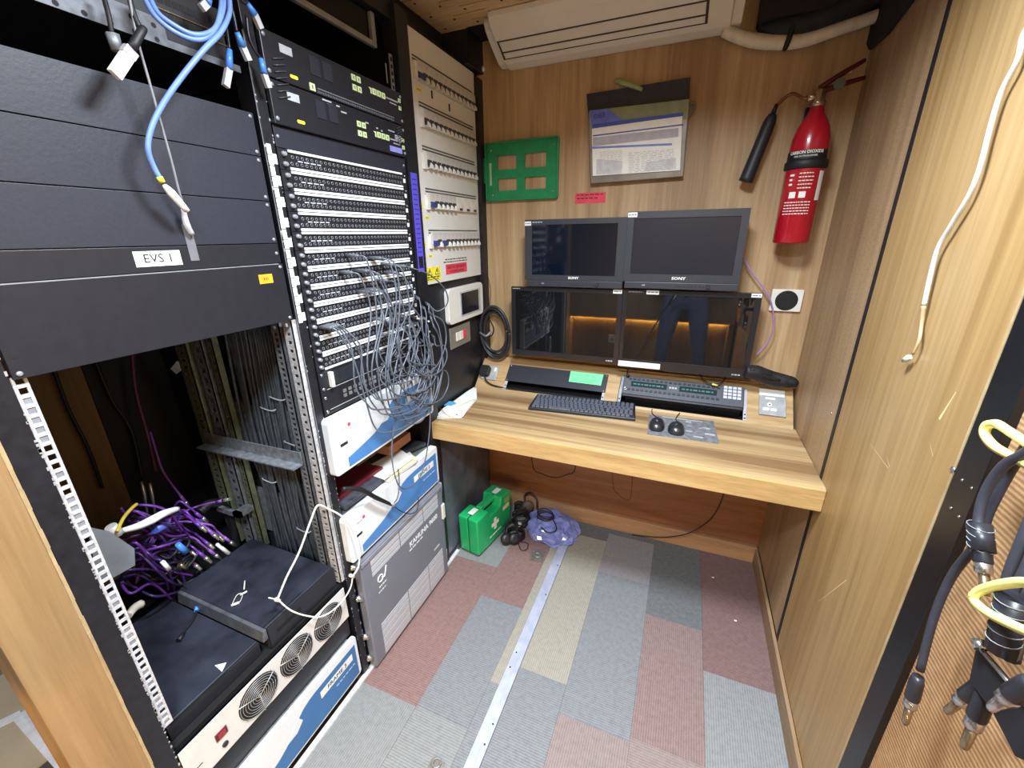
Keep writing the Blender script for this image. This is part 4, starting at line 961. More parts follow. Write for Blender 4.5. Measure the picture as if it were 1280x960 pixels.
stick(F_, 772, 364.5, .036, .016, t, 2); obj('brand_print', dashes(F_, -.29, -.262, .929, .006, 3, .0006), M_PGREY, t); obj('brand_print', dashes(F_, -.726, -.69, 1.226, .003, 5, .0006), M_PGREY, t)
t, F_ = monitor('black glossy monitor with white strip label, lower right of the four', YLo, -.2365, .262, .908, 1.2375, -.2205, .242, .945, 1.2195, M_MONL, screen_mat('screen_gloss', '#17181b', .025, 1.0), .045)
stick(F_, 816, 365.5, .048, .016, t, 3); stick(F_, 946, 369.5, .034, .014, t, 2)
u, v = F_.px(798, 452); obj('strip_label', MB().fb(F_, -.236, -.064, .912, .936, 0, .001), M_LABEL, t)
obj('brand_print', dashes(F_, .205, .235, .921, .005, 3, .0006), M_PGREY, t); obj('brand_print', dashes(F_, -.215, -.16, 1.229, .003, 6, .0006), M_PGREY, t)
# ------------------------------------------------------------------ things on the desk and console
bp = thing('blank_panel', 'black blank panel with green note set into the desk console', 'panel', FS.p(-.52, .09, 0))
obj('plate', MB().fb(FS, -.767, -.281, .058, .149, -.001, .003), M_PAN, bp, bevel=.0008)
for u in (-.762, -.29): obj('ear', MB().fb(FS, u-.004, u+.009, .008, .058, -.004, -.001), M_PGREY, bp)
for u in (-.758, -.289):
    for v in (.064, .142): screw(FS, u, v, .003, .004, bp)
    for v in (.018, .034): obj('rail_hole', MB().fb(FS, u-.003, u+.003, v-.003, v+.003, -.001, -.0004), M_DARK, bp)
gn = obj('green_note', MB().prism(FS, [FS.px(*p, .003) for p in ((713.5, 464), (754.5, 468.5), (751, 482), (711, 477))], .0034, .0042), M_PGREEN, bp)
ink = mat('ink_green', '#2e6a48', .7); hw = MB()
for r, (a, b_) in enumerate((((718, 468), (748, 472)), ((715, 472), (747, 476)), ((715, 475.5), (742, 479.5)))):
    p0 = FS.px(*a, .004); p1 = FS.px(*b_, .004); pts = []
    for i in range(26):
        s_ = i/25; pts.append(FS.p(p0[0]+(p1[0]-p0[0])*s_, p0[1]+(p1[1]-p0[1])*s_+random.uniform(-.0035, .0035), .0046))
    for i in range(25):
        if i % 6 != 5: hw.tube(pts[i:i+2], .0006, 4, 1)
obj('handwriting', hw, ink, gn)

ip = thing('intercom_panel', 'black rack intercom panel with two green displays and keypad in the console', 'intercom panel', FS.p(.03, .09, 0))
ix0, ix1 = -.222, .278
obj('chassis', MB().fb(FS, ix0+.03, ix1-.02, .045, .148, -.05, .0), M_DEV, ip)
obj('front', MB().fb(FS, ix0+.012, ix1-.012, .052, .150, 0, .014), mat('intercom_grey', '#4b4f5a', .45, 0, .08, 60), ip, bevel=.004)
obj('front_lip', MB().fb(FS, ix0+.014, ix1-.014, .046, .060, .0, .020), M_DEV, ip, bevel=.005)
for u0_, u1_ in ((-.176, -.028), (.022, .166)): 
    d_ = obj('display', MB().fb(FS, u0_, u1_, .099, .125, .014, .0148), mat('display_green', '#24383c', .15), ip)
    obj('display_text', dashes(FS, u0_+.01, u1_-.01, .112, .006, 9, .0152), mat('display_seg', '#4f7a78', .3), d_)
keyb = mat('key_pale', '#c3c8d2', .4); keyd = mat('key_dark', '#2a2c33', .4)
for i in range(20):
    for v in (.083, .135): obj('key', MB().fb(FS, -.188+i*.0185, -.188+i*.0185+.0125, v-.004, v+.004, .014, .018), keyd, ip)
for i in range(4):
    for j in range(4): obj('keypad_key', MB().fb(FS, .190+i*.0168, .190+i*.0168+.0135, .090+j*.015, .090+j*.015+.0115, .014, .019), keyb, ip)
obj('logo_print', dashes(FS, -.018, .012, .112, .009, 3, .0148), M_PGREY, ip)
obj('jack_ring', MB().ring(FS, -.196, .085, .015, .006, .0016, 14, 5), M_STEEL, ip)
for u in (ix0, ix1-.012): 
    obj('ear', MB().fb(FS, u, u+.012, .010, .150, -.001, .003), M_PGREY if u > 0 else M_GALV2, ip)
    for v in (.02, .036): obj('rail_hole', MB().fb(FS, u+.003, u+.009, v-.003, v+.003, .003, .0034), M_DARK, ip)
g0 = FS.p(-.195, .145, .014)
gm = obj('gooseneck', MB().tube([g0, FY(1.80).P(785, 462), FY(1.77).P(800, 440), FY(1.745).P(822, 402), FY(1.73).P(843, 372)], [.0035, .0026, .0024, .0024, .0024], 7, 5), M_RUB, ip)
obj('mic_base', MB().lathe(g0, FS.W, [(-.004, .008), (.008, .007), (.016, .004)], 12), M_RUB, ip)
obj('mic_tip', MB().tube([FY(1.73).P(838, 380), FY(1.728).P(846, 368)], [.004, .0045], 8, 1), M_RUB, ip)

so = thing('desk_socket', 'pale socket plate with black plug at the left end of the console', 'socket', FS.p(-.85, .09, 0))
obj('plate', MB().fb(FS, -.897, -.816, .050, .130, 0, .008), mat('socket_grey', '#b6b9bb', .4, .3), so, bevel=.002)
obj('plug', MB().prism(FS, box_round(FS, -.902, -.852, .060, .115, .012), .008, .036), M_RUB, so, bevel=.004)
obj('plug_cord', MB().tube([FS.p(-.87, .062, .02), FS.p(-.86, .040, .018), FS.p(-.83, .024, .010), FS.p(-.79, .018, .006), FS.p(-.74, .022, -.015)], .004, 7, 5), M_RUB, so)
obj('rocker', MB().fb(FS, -.836, -.824, .095, .118, .008, .012), M_WHITE, so)
kp = thing('wall_box', 'grey button plate with white tab at the right end of the console', 'button plate', FS.p(.366, .09, 0))
obj('plate', MB().fb(FS, .320, .412, .044, .128, 0, .010), mat('plate_grey', '#a9adb4', .4, .2), kp, bevel=.002)
obj('white_tab', MB().fb(FS, .320, .408, .130, .160, 0, .006), M_LABEL, kp, bevel=.001)
obj('display_strip', MB().fb(FS, .340, .374, .112, .120, .010, .0112), M_LABEL, kp)
obj('button', MB().lathe(FS.p(.355, .088, .010), FS.W, [(0, .010), (.003, .009)], 14), M_WHITE, kp)
obj('button_dot', MB().lathe(FS.p(.355, .088, .013), FS.W, [(0, .003), (.001, .003)], 10), M_INK, kp)
for u in (.332, .358): obj('button', MB().prism(FS, box_round(FS, u, u+.022, .060, .074, .006), .010, .013), M_WHITE, kp)

# keyboard
kc = [FD.px(668, 489, .02), FD.px(799, 508, .02), FD.px(795, 528, .01), FD.px(657, 513, .01)]
ctr = V(((kc[0][0]+kc[1][0]+kc[2][0]+kc[3][0])/4, 1.638, 0))
kb = thing('keyboard', 'black keyboard on the worktop in front of the black blank panel', 'keyboard', (ctr.x, ctr.y, .744))
ka = math.atan2((kc[2][1]-kc[3][1]), (kc[2][0]-kc[3][0]))
FKb = Frame((ctr.x, ctr.y, .744), (math.cos(ka), math.sin(ka), 0), (-math.sin(ka), math.cos(ka), 0))
KX, KY = .222, .073
obj('base', MB().hexa([FKb.p(*p) for p in ((-KX, -KY, .0005), (KX, -KY, .0005), (KX-.006, KY, .0005), (-KX+.006, KY, .0005), (-KX, -KY+.003, .013), (KX, -KY+.003, .013), (KX-.006, KY-.002, .022), (-KX+.006, KY-.002, .022))]), M_DEV, kb, bevel=.003)
keys = MB()
def kz(v): return .0135+(v+KY)/(2*KY)*.009
for r in range(6):
    v = -.058+r*.0205+(.004 if r == 5 else 0); u = -.208; r_ = random.Random(r)
    while u < .200:
        wk = .0158
        if r == 0 and -.15 < u < -.05: wk = .095
        elif u < -.2 and r in (1, 2, 3): wk = .0158*(1.4+.25*(3-r))
        if .092 < u < .100 or (.155-.0178*1 > u > .1005+.0178*2.4 and False): u = .102
        keys.hexa([FKb.p(*p) for p in ((u, v-.0078, kz(v-.0078)), (u+wk, v-.0078, kz(v-.0078)), (u+wk, v+.0078, kz(v+.0078)), (u, v+.0078, kz(v+.0078)), (u+.002, v-.0062, kz(v)+.0055), (u+wk-.002, v-.0062, kz(v)+.0055), (u+wk-.002, v+.0058, kz(v)+.007), (u+.002, v+.0058, kz(v)+.007))])
        u += wk+.0025
obj('keys', keys, mat('key_black', '#565a68', .4, 0, .1, 60), kb, kind='stuff')

def mouse(label, x, y, L=.105, W=.058, ang=0):
    t = thing('computer_mouse', label, 'mouse', (x, y, .7452))
    bm_ = bmesh.new(); bmesh.ops.create_uvsphere(bm_, u_segments=20, v_segments=12, radius=1)
    mb = MB(); 
    for v in bm_.verts:
        z = max(v.co.z, -.12); sx = 1; pn = (abs(v.co.x)**3+abs(v.co.y)**3)**(1/3); hyp = math.hypot(v.co.x, v.co.y); sx *= (hyp/pn if pn > 1e-6 else 1); syy = (hyp/pn if pn > 1e-6 else 1)
        mb.v.append((x+v.co.x*W/2*sx, y+v.co.y*L/2*syy*.93, .7452+(z+.12)*.031*(1-.12*v.co.y)))
    bm_.verts.index_update()
    mb.f = [tuple(q.index for q in f.verts) for f in bm_.faces]; mb.smooth = [True]*len(mb.f); bm_.free()
    obj('shell', mb, mat('mouse_black', '#22242b', .3, 0, .05, 40, 0, .5, .2), t)
    obj('wheel', MB().lathe((x-.004, y+L*.22, .7452+.0255), (1, 0, 0), [(0, .006), (.008, .006)], 12), M_PAN, t)
    obj('button_split', MB().box(x-.0006, x+.0006, y+L*.30, y+L*.40, .762, .7672), M_INK, t)
    return t
m1 = FD.px(820.5, 533); m2 = FD.px(845, 538)
t = mouse('black computer mouse nearer the keyboard', m1[0]+.001, m1[1]-.005)
obj('tail', MB().tube([(m1[0], m1[1]+.045, .756), (m1[0]-.004, m1[1]+.075, .750), (m1[0]-.025, m1[1]+.115, .748), (m1[0]-.03, m1[1]+.17, .75)], .0018, 6, 5), M_RUB, t)
t = mouse('black computer mouse beside the grey mat area', m2[0], m2[1]-.006, .098, .06)
obj('tail', MB().tube([(m2[0]-.002, m2[1]+.04, .756), (m2[0], m2[1]+.07, .750), (m2[0]-.004, m2[1]+.11, .748), (m2[0]+.008, m2[1]+.165, .75)], .0018, 6, 5), M_RUB, t)
pm = [FD.px(*p) for p in ((811, 519), (892, 526.5), (899, 555), (809, 543))]
pd = thing('mouse_mat', 'grey printed mouse mat under the two mice', 'mouse mat', (.05, 1.58, .744))
obj('mat', MB().prism(FD, pm, .0001, .0011), mat('mat_grey', '#74767c', .7, 0, .35, 60), pd)
prt = MB()
for i in range(7):
    u = random.uniform(.05, .13); v = random.uniform(1.52, 1.66); prt.fb(FD, u, u+random.uniform(.015, .035), v, v+random.uniform(.004, .014), .0011, .0014)
prt.fb(FD, -.03, .12, 1.668, 1.676, .0011, .0014)
obj('pale_print', prt, M_PGREY, pd)
# note pads at the left end of the worktop
pads = [((-.905, 1.36), (-.80, 1.395), (-.825, 1.60), (-.905, 1.66), (-.912, 1.50))]
np_ = thing('note_papers', 'untidy stack of white printed papers at the left end of the worktop', 'papers', (-.86, 1.5, .744))
def jit(poly, a, dx, dy):
    cx = sum(p[0] for p in poly)/len(poly); cyy = sum(p[1] for p in poly)/len(poly); ca, sa = math.cos(a), math.sin(a)
    return [(cx+dx+(x-cx)*ca-(y-cyy)*sa, cyy+dy+(x-cx)*sa+(y-cyy)*ca) for x, y in poly]
pa = [FD.px(*p, .006) for p in ((563, 487), (593, 484.5), (595, 497), (577.5, 521), (545, 521.5), (542.5, 509))]
pa = [(max(x, -.912), y) for x, y in pa]
for i in range(4): obj('sheet', MB().prism(FD, jit(pa, random.uniform(-.04, .04), random.uniform(0, .004), random.uniform(-.004, .004)), .0006+i*.0022, .0022+i*.0022), M_PAPER, np_)
cx, cyy = FD.px(561, 504, .01); 
obj('blue_logo', MB().prism(FD, [(cx+.034*math.cos(a*.42)*(1+.2*math.sin(a*3)), cyy+.026*math.sin(a*.42)*(1+.2*math.sin(a*3))) for a in range(15)], .0092, .0098), mat('logo_blue', '#5fb0dc', .6), np_)
cx, cyy = FD.px(585, 503, .01); obj('green_print', MB().prism(FD, jit([(cx-.014, cyy-.05), (cx-.002, cyy-.05), (cx+.006, cyy+.05), (cx-.006, cyy+.05)], -.2, 0, 0), .0092, .0096), mat('logo_green', '#cfe0b0', .6), np_)
cx, cyy = FD.px(571, 518, .01); obj('black_dot', MB().lathe((cx, cyy, .744+.0092), (0, 0, 1), [(0, .004), (.0008, .004)], 10), M_INK, np_)
obj('orange_band', MB().tube([FD.P(549, 509, .012), FD.P(561, 520, .011), FD.P(578, 522, .002), FD.P(592, 505, .002)], .0009, 5, 4), mat('elastic_orange', '#c8743c', .5), np_)
# cable ring lying on the intercom panel, black rolled cloth by the monitor
rg = thing('cable_ring', 'small ring of black cable with a yellow tip lying on the intercom panel', 'cable', FS.p(.12, .15, .02))
Pm = [FS.P(x, y, .03) for x, y in ((876, 470), (874, 464), (880, 461), (893, 461), (904, 464), (907, 471), (902, 478), (892, 480), (881, 476), (876, 470))]
obj('ring', MB().tube(Pm, .0026, 6, 4), M_RUB, rg); obj('yellow_tip', MB().tube([FS.P(890, 480, .03), FS.P(897, 482, .026)], .0045, 6, 1), mat('tip_yellow', '#e0cf70', .5), rg)
obj('clear_tie', MB().tube([FS.P(874, 462, .035), FS.P(886, 458, .035)], .006, 6, 1), mat('tie_blue_clear', '#b9c6e0', .3), rg)
FC = FY(1.80)
cl = thing('rolled_cloth', 'black rolled cloth wedged between the lower right monitor and the side wall', 'cloth', FC.P(965, 470))
obj('cloth', MB().tube([FY(1.77).P(931, 464), FY(1.78).P(945, 466), FC.P(960, 472), FC.P(978, 476), FC.P(990, 478), FC.P(996, 481)], [.022, .030, .031, .027, .022, .012], 12, 4), mat('cloth_black', '#1a1b20', .6, 0, .5, 60, 1.0), cl)
obj('fold', MB().tube([FY(1.755).P(938, 461), FY(1.765).P(955, 470), FY(1.775).P(975, 475)], [.006, .008, .005], 6, 4), mat('cloth_black', '#1a1b20'), cl)
tag(obj('flat_cable', MB().tube([FS.P(800, 455, .015), FS.P(830, 463, .015), FS.P(860, 466, .015), FS.P(900, 470, .015), FS.P(935, 472, .012)], .0035, 6, 4), mat('cable_lilac_grey', '#9a9cb8', .45)), 'grey lilac cable running along the console under the lower right monitor', 'cable')
# ------------------------------------------------------------------ floor things
ka0 = V((-.821, 1.412, 0)); kdir = V((.049, .284, 0)).normalized(); kx = V((kdir.y, -kdir.x, 0))
FKit = Frame((ka0.x, ka0.y, 0), kdir, (0, 0, 1))        # U along the case, V up, W to its right side
KL, KT = .29, .112
KHt = FY(1.41).px(573, 643)[1]
M_KIT = mat('kit_green', '#1fae66', .35, 0, .06, 20, coat=.2); M_KITL = mat('kit_green_light', '#2db873', .35, 0, .05, 20)
kit = thing('first_aid_kit', 'green plastic first aid case with white cross standing under the desk', 'first aid kit', (-.80, 1.55, 0))
hk = KHt
half = [(0.004, .012), (KL-.004, .012), (KL, hk*.98), (KL*.70, hk), (KL*.66, hk*.80), (KL*.36, hk*.80), (KL*.32, hk*.97), (0, hk*.95)]
obj('shell', MB().prism(FKit, half, -KT/2, -.0015), M_KIT, kit, bevel=.008, seg=3)
obj('shell', MB().prism(FKit, half, .0015, KT/2), M_KIT, kit, bevel=.008, seg=3)
obj('seam', MB().prism(FKit, [(.002+a[0]*.985, a[1]*.985+.001) for a in half], -.003, .003), mat('kit_seam', '#0f7a44', .5), kit)
obj('handle', MB().fb(FKit, KL*.30, KL*.72, hk*.89, hk*.99, -.017, .017), M_KITL, kit, bevel=.006, seg=3)
obj('foot', MB().fb(FKit, .02, KL-.02, 0.0002, .0125, -.03, .03), mat('kit_seam', '#0f7a44'), kit)
for u in (KL*.16, KL*.84): obj('white_label', MB().fb(Frame(FKit.p(0, hk*.972, 0), kdir, -kx), u-.024, u+.024, -.014, .014, .0035, .0055), M_PAPER, kit)
FKs = Frame(FKit.p(0, 0, KT/2), kdir, (0, 0, 1))
cx, cz = KL*.50, hk*.50
obj('white_cross', MB().prism(FKs, [(cx-.010, cz-.032), (cx+.010, cz-.032), (cx+.010, cz-.010), (cx+.030, cz-.010), (cx+.030, cz+.010), (cx+.010, cz+.010), (cx+.010, cz+.032), (cx-.010, cz+.032), (cx-.010, cz+.010), (cx-.030, cz+.010), (cx-.030, cz-.010), (cx-.010, cz-.010)], 0, .001), M_PAPER, kit)
obj('white_print', dashes(FKs, cx-.05, cx+.05, cz-.055, .008, 6, .001), M_PAPER, kit)
obj('yellow_label', MB().fb(FKs, KL*.74, KL*.93, hk*.62, hk*.72, 0, .001), mat('kit_cream', '#d9d79a', .6), kit)
obj('yellow_label', MB().fb(FKs, KL*.80, KL*.93, hk*.78, hk*.88, 0, .001), mat('kit_olive', '#a8a544', .6), kit)
# heap of black headsets and leads
hp = thing('headset', 'black headset with coiled leads heaped on the floor beside the first aid case', 'headset', (-.66, 1.62, 0))
ld = MB(); r2 = random.Random(5)
def coil(mb, cx, cy, cz, R, rr, turns, r, tilt=.3, seed=0):
    q = random.Random(seed); pts = []
    for i in range(turns*14+1):
        a = i/14*2*math.pi; R2 = R*(1+q.uniform(-.10, .10))
        pts.append(V((cx+R2*math.cos(a), cy+R2*rr*math.sin(a), cz+.012*math.sin(a*.5+seed)+tilt*R2*math.sin(a)*.5+i*.0004)))
    mb.tube(pts, r, 5, 2)
coil(ld, -.665, 1.70, .035, .045, .9, 6, .0036, .3, 1); coil(ld, -.655, 1.60, .022, .042, .8, 5, .0036, .2, 2)
obj('coiled_lead', ld, M_RUB, hp)
for (x, y, z) in ((-.648, 1.565, .03), (-.685, 1.55, .027)):
    e = obj('ear_cup', MB().lathe((x, y, z), (.5, -.6, .5), [(-.012, .018), (-.008, .028), (.006, .03), (.014, .024), (.016, .010)], 16), M_DEV, hp)
    obj('ear_pad', MB().lathe((x, y, z), (-.5, .6, -.5), [(.008, .026), (.016, .027), (.020, .018)], 16), mat('pad_grey', '#3b3c42', .8), e)
obj('headband', MB().tube([(-.70, 1.56, .03), (-.715, 1.60, .06), (-.69, 1.65, .085), (-.66, 1.63, .08), (-.64, 1.58, .045)], .006, 7, 5), M_DEV, hp)
obj('inline_box', MB().box(-.668, -.645, 1.635, 1.66, .045, .056), M_WHITE, hp, bevel=.002)
obj('loose_lead', MB().tube([(-.63, 1.57, .012), (-.60, 1.53, .004), (-.575, 1.545, .003), (-.585, 1.585, .004), (-.62, 1.58, .006)], .0022, 5, 5), M_RUB, hp)
h2 = thing('headset', 'second black headset half hidden behind the blue bag against the skirting', 'headset', (-.69, 1.80, 0))
ld = MB(); coil(ld, -.70, 1.795, .03, .035, .8, 4, .0035, .3, 3)
obj('coiled_lead', ld, M_RUB, h2)
obj('ear_cup', MB().lathe((-.665, 1.805, .055), (.4, -.8, .3), [(-.012, .018), (-.008, .03), (.006, .033), (.014, .026), (.016, .010)], 16), mat('cup_brown', '#5a4a46', .6), h2)
obj('headband', MB().tube([(-.67, 1.80, .06), (-.69, 1.82, .10), (-.66, 1.83, .125), (-.62, 1.82, .10), (-.61, 1.80, .06)], .006, 7, 5), M_DEV, h2)
# blue plastic bag
bag = thing('plastic_bag', 'crumpled translucent blue plastic bag with a cable on top under the desk', 'plastic bag', (-.50, 1.72, 0))
bm_ = bmesh.new(); bmesh.ops.create_icosphere(bm_, subdivisions=4, radius=1)
from mathutils import noise as mnoise
mbg = MB()
for v in bm_.verts:
    n = v.co.normalized(); d = 1+.20*mnoise.noise(n*2.3)+.16*abs(mnoise.noise(n*4.1+V((3, 1, 2))))+.12*abs(mnoise.noise(n*8.3))+.08*abs(mnoise.noise(n*17))
    x, y, z = n.x*d*.130, n.y*d*.108, max(n.z*d, -.05)*.078
    mbg.v.append((-.505+x*.94+y*.25, 1.725+y*.95-x*.25, z+.006))
mbg.f = [tuple(q.index for q in f.verts) for f in bm_.faces]; mbg.smooth = [False]*len(mbg.f); bm_.free()
obj('film', mbg, mat('film_blue', '#8e9ae0', .18, 0, .3, 25, .5, .7, 0, None, 0, .8), bag)
ld = MB(); coil(ld, -.53, 1.70, .098, .042, .75, 3, .0028, .1, 6)
ld.tube([(-.50, 1.70, .105), (-.465, 1.66, .098), (-.455, 1.63, .085), (-.49, 1.61, .080), (-.53, 1.63, .085)], .0028, 5, 5)
obj('cable', ld, mat('cable_navy', '#22243e', .45), bag)
# floor anchor
fa = thing('floor_anchor', 'small square metal anchor plate let into the red carpet', 'anchor', (-.515, 1.523, 0))
obj('plate', MB().prism(FF, [FF.px(*p) for p in ((665, 687), (682, 689.5), (678, 703.5), (661.5, 700.5))], .0005, .0025), mat('anchor_plate', '#8d867c', .45, .5, .2, 80), fa)
obj('ring', MB().ring(FF, -.513, 1.523, .006, .014, .0035, 16, 5), M_GALV2, fa)
for (dx, dy) in ((-.024, -.026), (.022, -.024), (.024, .026), (-.026, .024)): screw(FF, -.513+dx, 1.523+dy, .0025, .004, fa, M_INKG)
u, v = FF.px(546, 955)
f2_ = thing('floor_anchor', 'small metal anchor plate in the grey carpet at the bottom of the picture', 'anchor', (u, v, 0))
obj('plate', MB().fb(FF, u-.02, u+.02, v-.02, v+.012, .0005, .002), mat('anchor_plate', '#8d867c'), f2_); obj('ring', MB().ring(FF, u, v, .005, .012, .003, 14, 5), M_GALV2, f2_)
for n_, (px_, py_) in enumerate(((952, 705), (919, 776), (891, 722))):
    p = FF.P(px_, py_); tag(obj('paper_scrap', MB().box(p.x-.004, p.x+.005, p.y-.003, p.y+.003, .0006, .002), M_PAPER), ['white scrap on the dark red carpet nearest the skirting', 'white scrap on the dark red carpet farthest from the skirting', 'white scrap on the edge between dark grey and dark red carpet'][n_], 'paper scrap')

# cables under and behind the desk
def cable(name, label, pts, r, m, sub=6, n=6, cat='cable', group=None): return tag(obj(name, MB().tube(pts, r, n, sub), m), label, cat, group)
FU = FY(1.845)
cable('hanging_cable', 'black cable loop sagging below the worktop above the blue bag', [V((FY(1.6).P(661, 568).x, 1.6, .676))] + [FY(1.6).P(x, y) for x, y in ((666, 582), (677, 592), (694, 597), (709, 593), (719, 585))] + [V((FY(1.6).P(721, 572).x, 1.6, .676))], .0026, M_RUB)
cable('hanging_cable', 'thin brown cable loop hanging near the middle of the worktop', [V((FY(1.6).P(763, 585).x, 1.6, .676))]+[FY(1.6).P(x, y) for x, y in ((766, 604), (773, 618), (783, 625), (788, 622), (790, 606))]+[V((FY(1.6).P(790, 590).x, 1.6, .676))], .0014, mat('cable_brown', '#4a2d22', .5))
cable('hanging_cable', 'black cable dropping from the worktop to the skirting on the right', [FY(1.80).P(x, y) for x, y in ((906, 612), (899, 632), (886, 651), (862, 666))] + [FY(1.83).P(838, 671), FY(1.83).P(815, 671), FY(1.82).P(790, 668)], .0026, M_RUB)
ck_ = thing('coiled_cable', 'black coiled cable hung in the corner left of the lower left monitor', 'cable', FY(1.84).P(618, 414))
for i in range(6):
    q = random.Random(i); cxp, cyp = 618+q.uniform(-1.5, 2), 414+q.uniform(-2, 3); a_, b_ = 17+q.uniform(-3, 2), 30+q.uniform(-4, 3)
    pts = [FY(1.855-.007*i).P(cxp+a_*math.cos(t_/14*2*math.pi)+3*math.sin(t_/14*2*math.pi), cyp+b_*math.sin(t_/14*2*math.pi)) for t_ in range(15)]
    obj('loop', MB().tube(pts, .0066, 8, 3), mat('cable_coil', '#2b2c31', .38, 0, .1, 50), ck_)
obj('tie', MB().tube([FY(1.815).P(600, 416), FY(1.80).P(608, 420), FY(1.815).P(614, 414)], .006, 7, 3), M_GALV2, ck_)
obj('loose_end', MB().tube([FY(1.83).P(612, 400), FY(1.82).P(617, 410), FY(1.82).P(615, 419), FY(1.82).P(608, 421)], .0035, 6, 5), M_RUB, ck_)
cable('thin_wire', 'thin black wire running down the corner to the coiled cable', [FY(1.875).P(x, y) for x, y in ((604, 330), (610, 346), (613, 362), (612, 385))], .0012, M_RUB, 4, 5)
cable('purple_cable', 'purple cable bulging out on the wall right of the monitors', [FY(1.85).P(x, y) for x, y in ((929, 322), (940, 341), (955, 361), (964, 378), (967, 397), (966, 413), (958, 430), (945, 444))], .0026, mat('cable_purple', '#a77fc4', .4))

# ------------------------------------------------------------------ patch cords
M_CORD = mat('cord_grey', '#5d646f', .35, .1, .12, 60); M_PLUG = mat('plug_grey', '#5c6068', .4); M_PLUGT = mat('plug_tip', '#cfcac0', .3, .7)
def plug(t, F, x, y, w, dx, dy, ln=.045):
    p0 = F.P(x, y, .007); p1 = F.P(x+dx, y+dy, w)
    obj('plug', MB().lathe(p0, p1-p0, [(0, .0045), ((p1-p0).length*.8, .0055), ((p1-p0).length, .003)], 9), M_PLUG, t)
    return p1
def cord(i, s, mid, e, label=None, dark=False, r=.0024):
    t = thing('patch_cord', label or 'thin grey patch cord in the tangle hanging from the patch bays', 'patch cord', FL.P(s[0], s[1], .01), 'grey patch cords hanging from the patch bays')
    q = random.Random(i*17)
    w0 = .04+q.uniform(0, .01)
    p1 = plug(t, FL, s[0], s[1], w0, 17, 1)
    pts = [p1]
    for k_, (x, y) in enumerate(mid):
        f_ = (k_+1)/(len(mid)+1); pts.append(FL.P(x, y, w0+.045*math.sin(f_*math.pi)+q.uniform(-.008, .008)))
    p2 = plug(t, FL, e[0]-5, e[1]-2, .04+q.uniform(0, .012), 5, 4)
    pts.append(p2)
    obj('cable', MB().tube(pts, r, 6, 6), M_CORD, t)
def drop(s, b, e, i):
    q = random.Random(i); j = lambda a: q.uniform(-a, a)
    x0 = s[0]+17
    bl = e[0]+q.uniform(2, 22)
    return [(x0+9+j(2), s[1]+8+j(2)), (x0+17+(b[0]-x0-17)*.2+j(3), s[1]+(b[1]-s[1])*.3), (b[0]-20+j(4), s[1]+(b[1]-s[1])*.72), (b[0]-10, b[1]-8), (b[0]+4, b[1]), (b[0]+(bl-b[0])*.7, b[1]-(b[1]-e[1])*.12), (bl, b[1]-(b[1]-e[1])*.45), (bl-3, e[1]+(b[1]-e[1])*.25), (e[0]+2, e[1]+12)]
    return [(x0+9+j(2), s[1]+8+j(2)), (x0+17+(b[0]-x0-17)*.25+j(3), s[1]+(b[1]-s[1])*.3), (b[0]-14+j(4), s[1]+(b[1]-s[1])*.72), (b[0]-6, b[1]-6), (b[0]+10+j(2), b[1]+1), (b[0]+(e[0]-b[0])*.62+j(4), b[1]-(b[1]-e[1])*.18), (b[0]+(e[0]-b[0])*.95+j(4), b[1]-(b[1]-e[1])*.5), (e[0]+6+j(3), e[1]+22+j(4))]
spec = [((432, 319), (492, 520), (522, 398)), ((461, 322), (505, 506), (531, 384)), ((465, 323), (515, 470), (536, 380)), ((425, 340), (478, 500), (512, 410)),
        ((443, 338), (488, 512), (524, 372)), ((447, 338), (500, 525), (538, 390)), ((450, 339), (497, 470), (519, 420)), ((446, 364), (490, 480), (527, 405)),
        ((452, 362), (508, 519), (533, 398)), ((456, 362), (512, 492), (541, 386)), ((459, 361), (521, 515), (540, 396)), ((399, 409), (478, 541), (518, 430)),
        ((402, 408), (468, 512), (520, 440)), ((405, 407), (480, 518), (526, 432)), ((408, 406), (474, 500), (530, 426)), ((470, 418), (506, 610), (516, 440)),
        ((478, 402), (520, 500), (529, 450)), ((485, 392), (527, 509), (535, 440)), ((488, 396), (534, 506), (538, 430)), ((492, 380), (530, 470), (543, 420)),
        ((480, 340), (518, 455), (526, 462)), ((470, 350), (514, 530), (533, 455)), ((462, 398), (498, 495), (522, 455)), ((476, 330), (531, 505), (540, 450))]
rowsP = {}
for i, (s, b, e) in enumerate(spec): rowsP.setdefault(min(11, max(0, int((PT-FL.px(*s)[1])/U1))), []).append(i)
ORD = ['first', 'second', 'third', 'fourth', 'fifth', 'sixth', 'seventh', 'eighth']
for rw, ids in rowsP.items():
    ids.sort(key=lambda i: FL.px(*spec[i][0])[0])
    for k_, i in enumerate(ids):
        s, b, e = spec[i]
        cord(i, s, drop(s, b, e, i), e, ('only grey patch cord with its left plug in the %s patch bay' % ordn[rw]) if len(ids) == 1 else '%s grey patch cord from the left plugged into the %s patch bay' % (ORD[k_], ordn[rw]))
cord(50, (491, 332), [(515, 335), (538, 344), (555, 360), (560, 374), (556, 384), (546, 389)], (537, 380), 'long grey patch cord looping out to the right over the warning sticker')
bx = thing('jack_cluster', 'dark cluster of stacked jack plugs at the right edge of the lower patch bays', 'plugs', FL.P(525, 430))
q = random.Random(3)
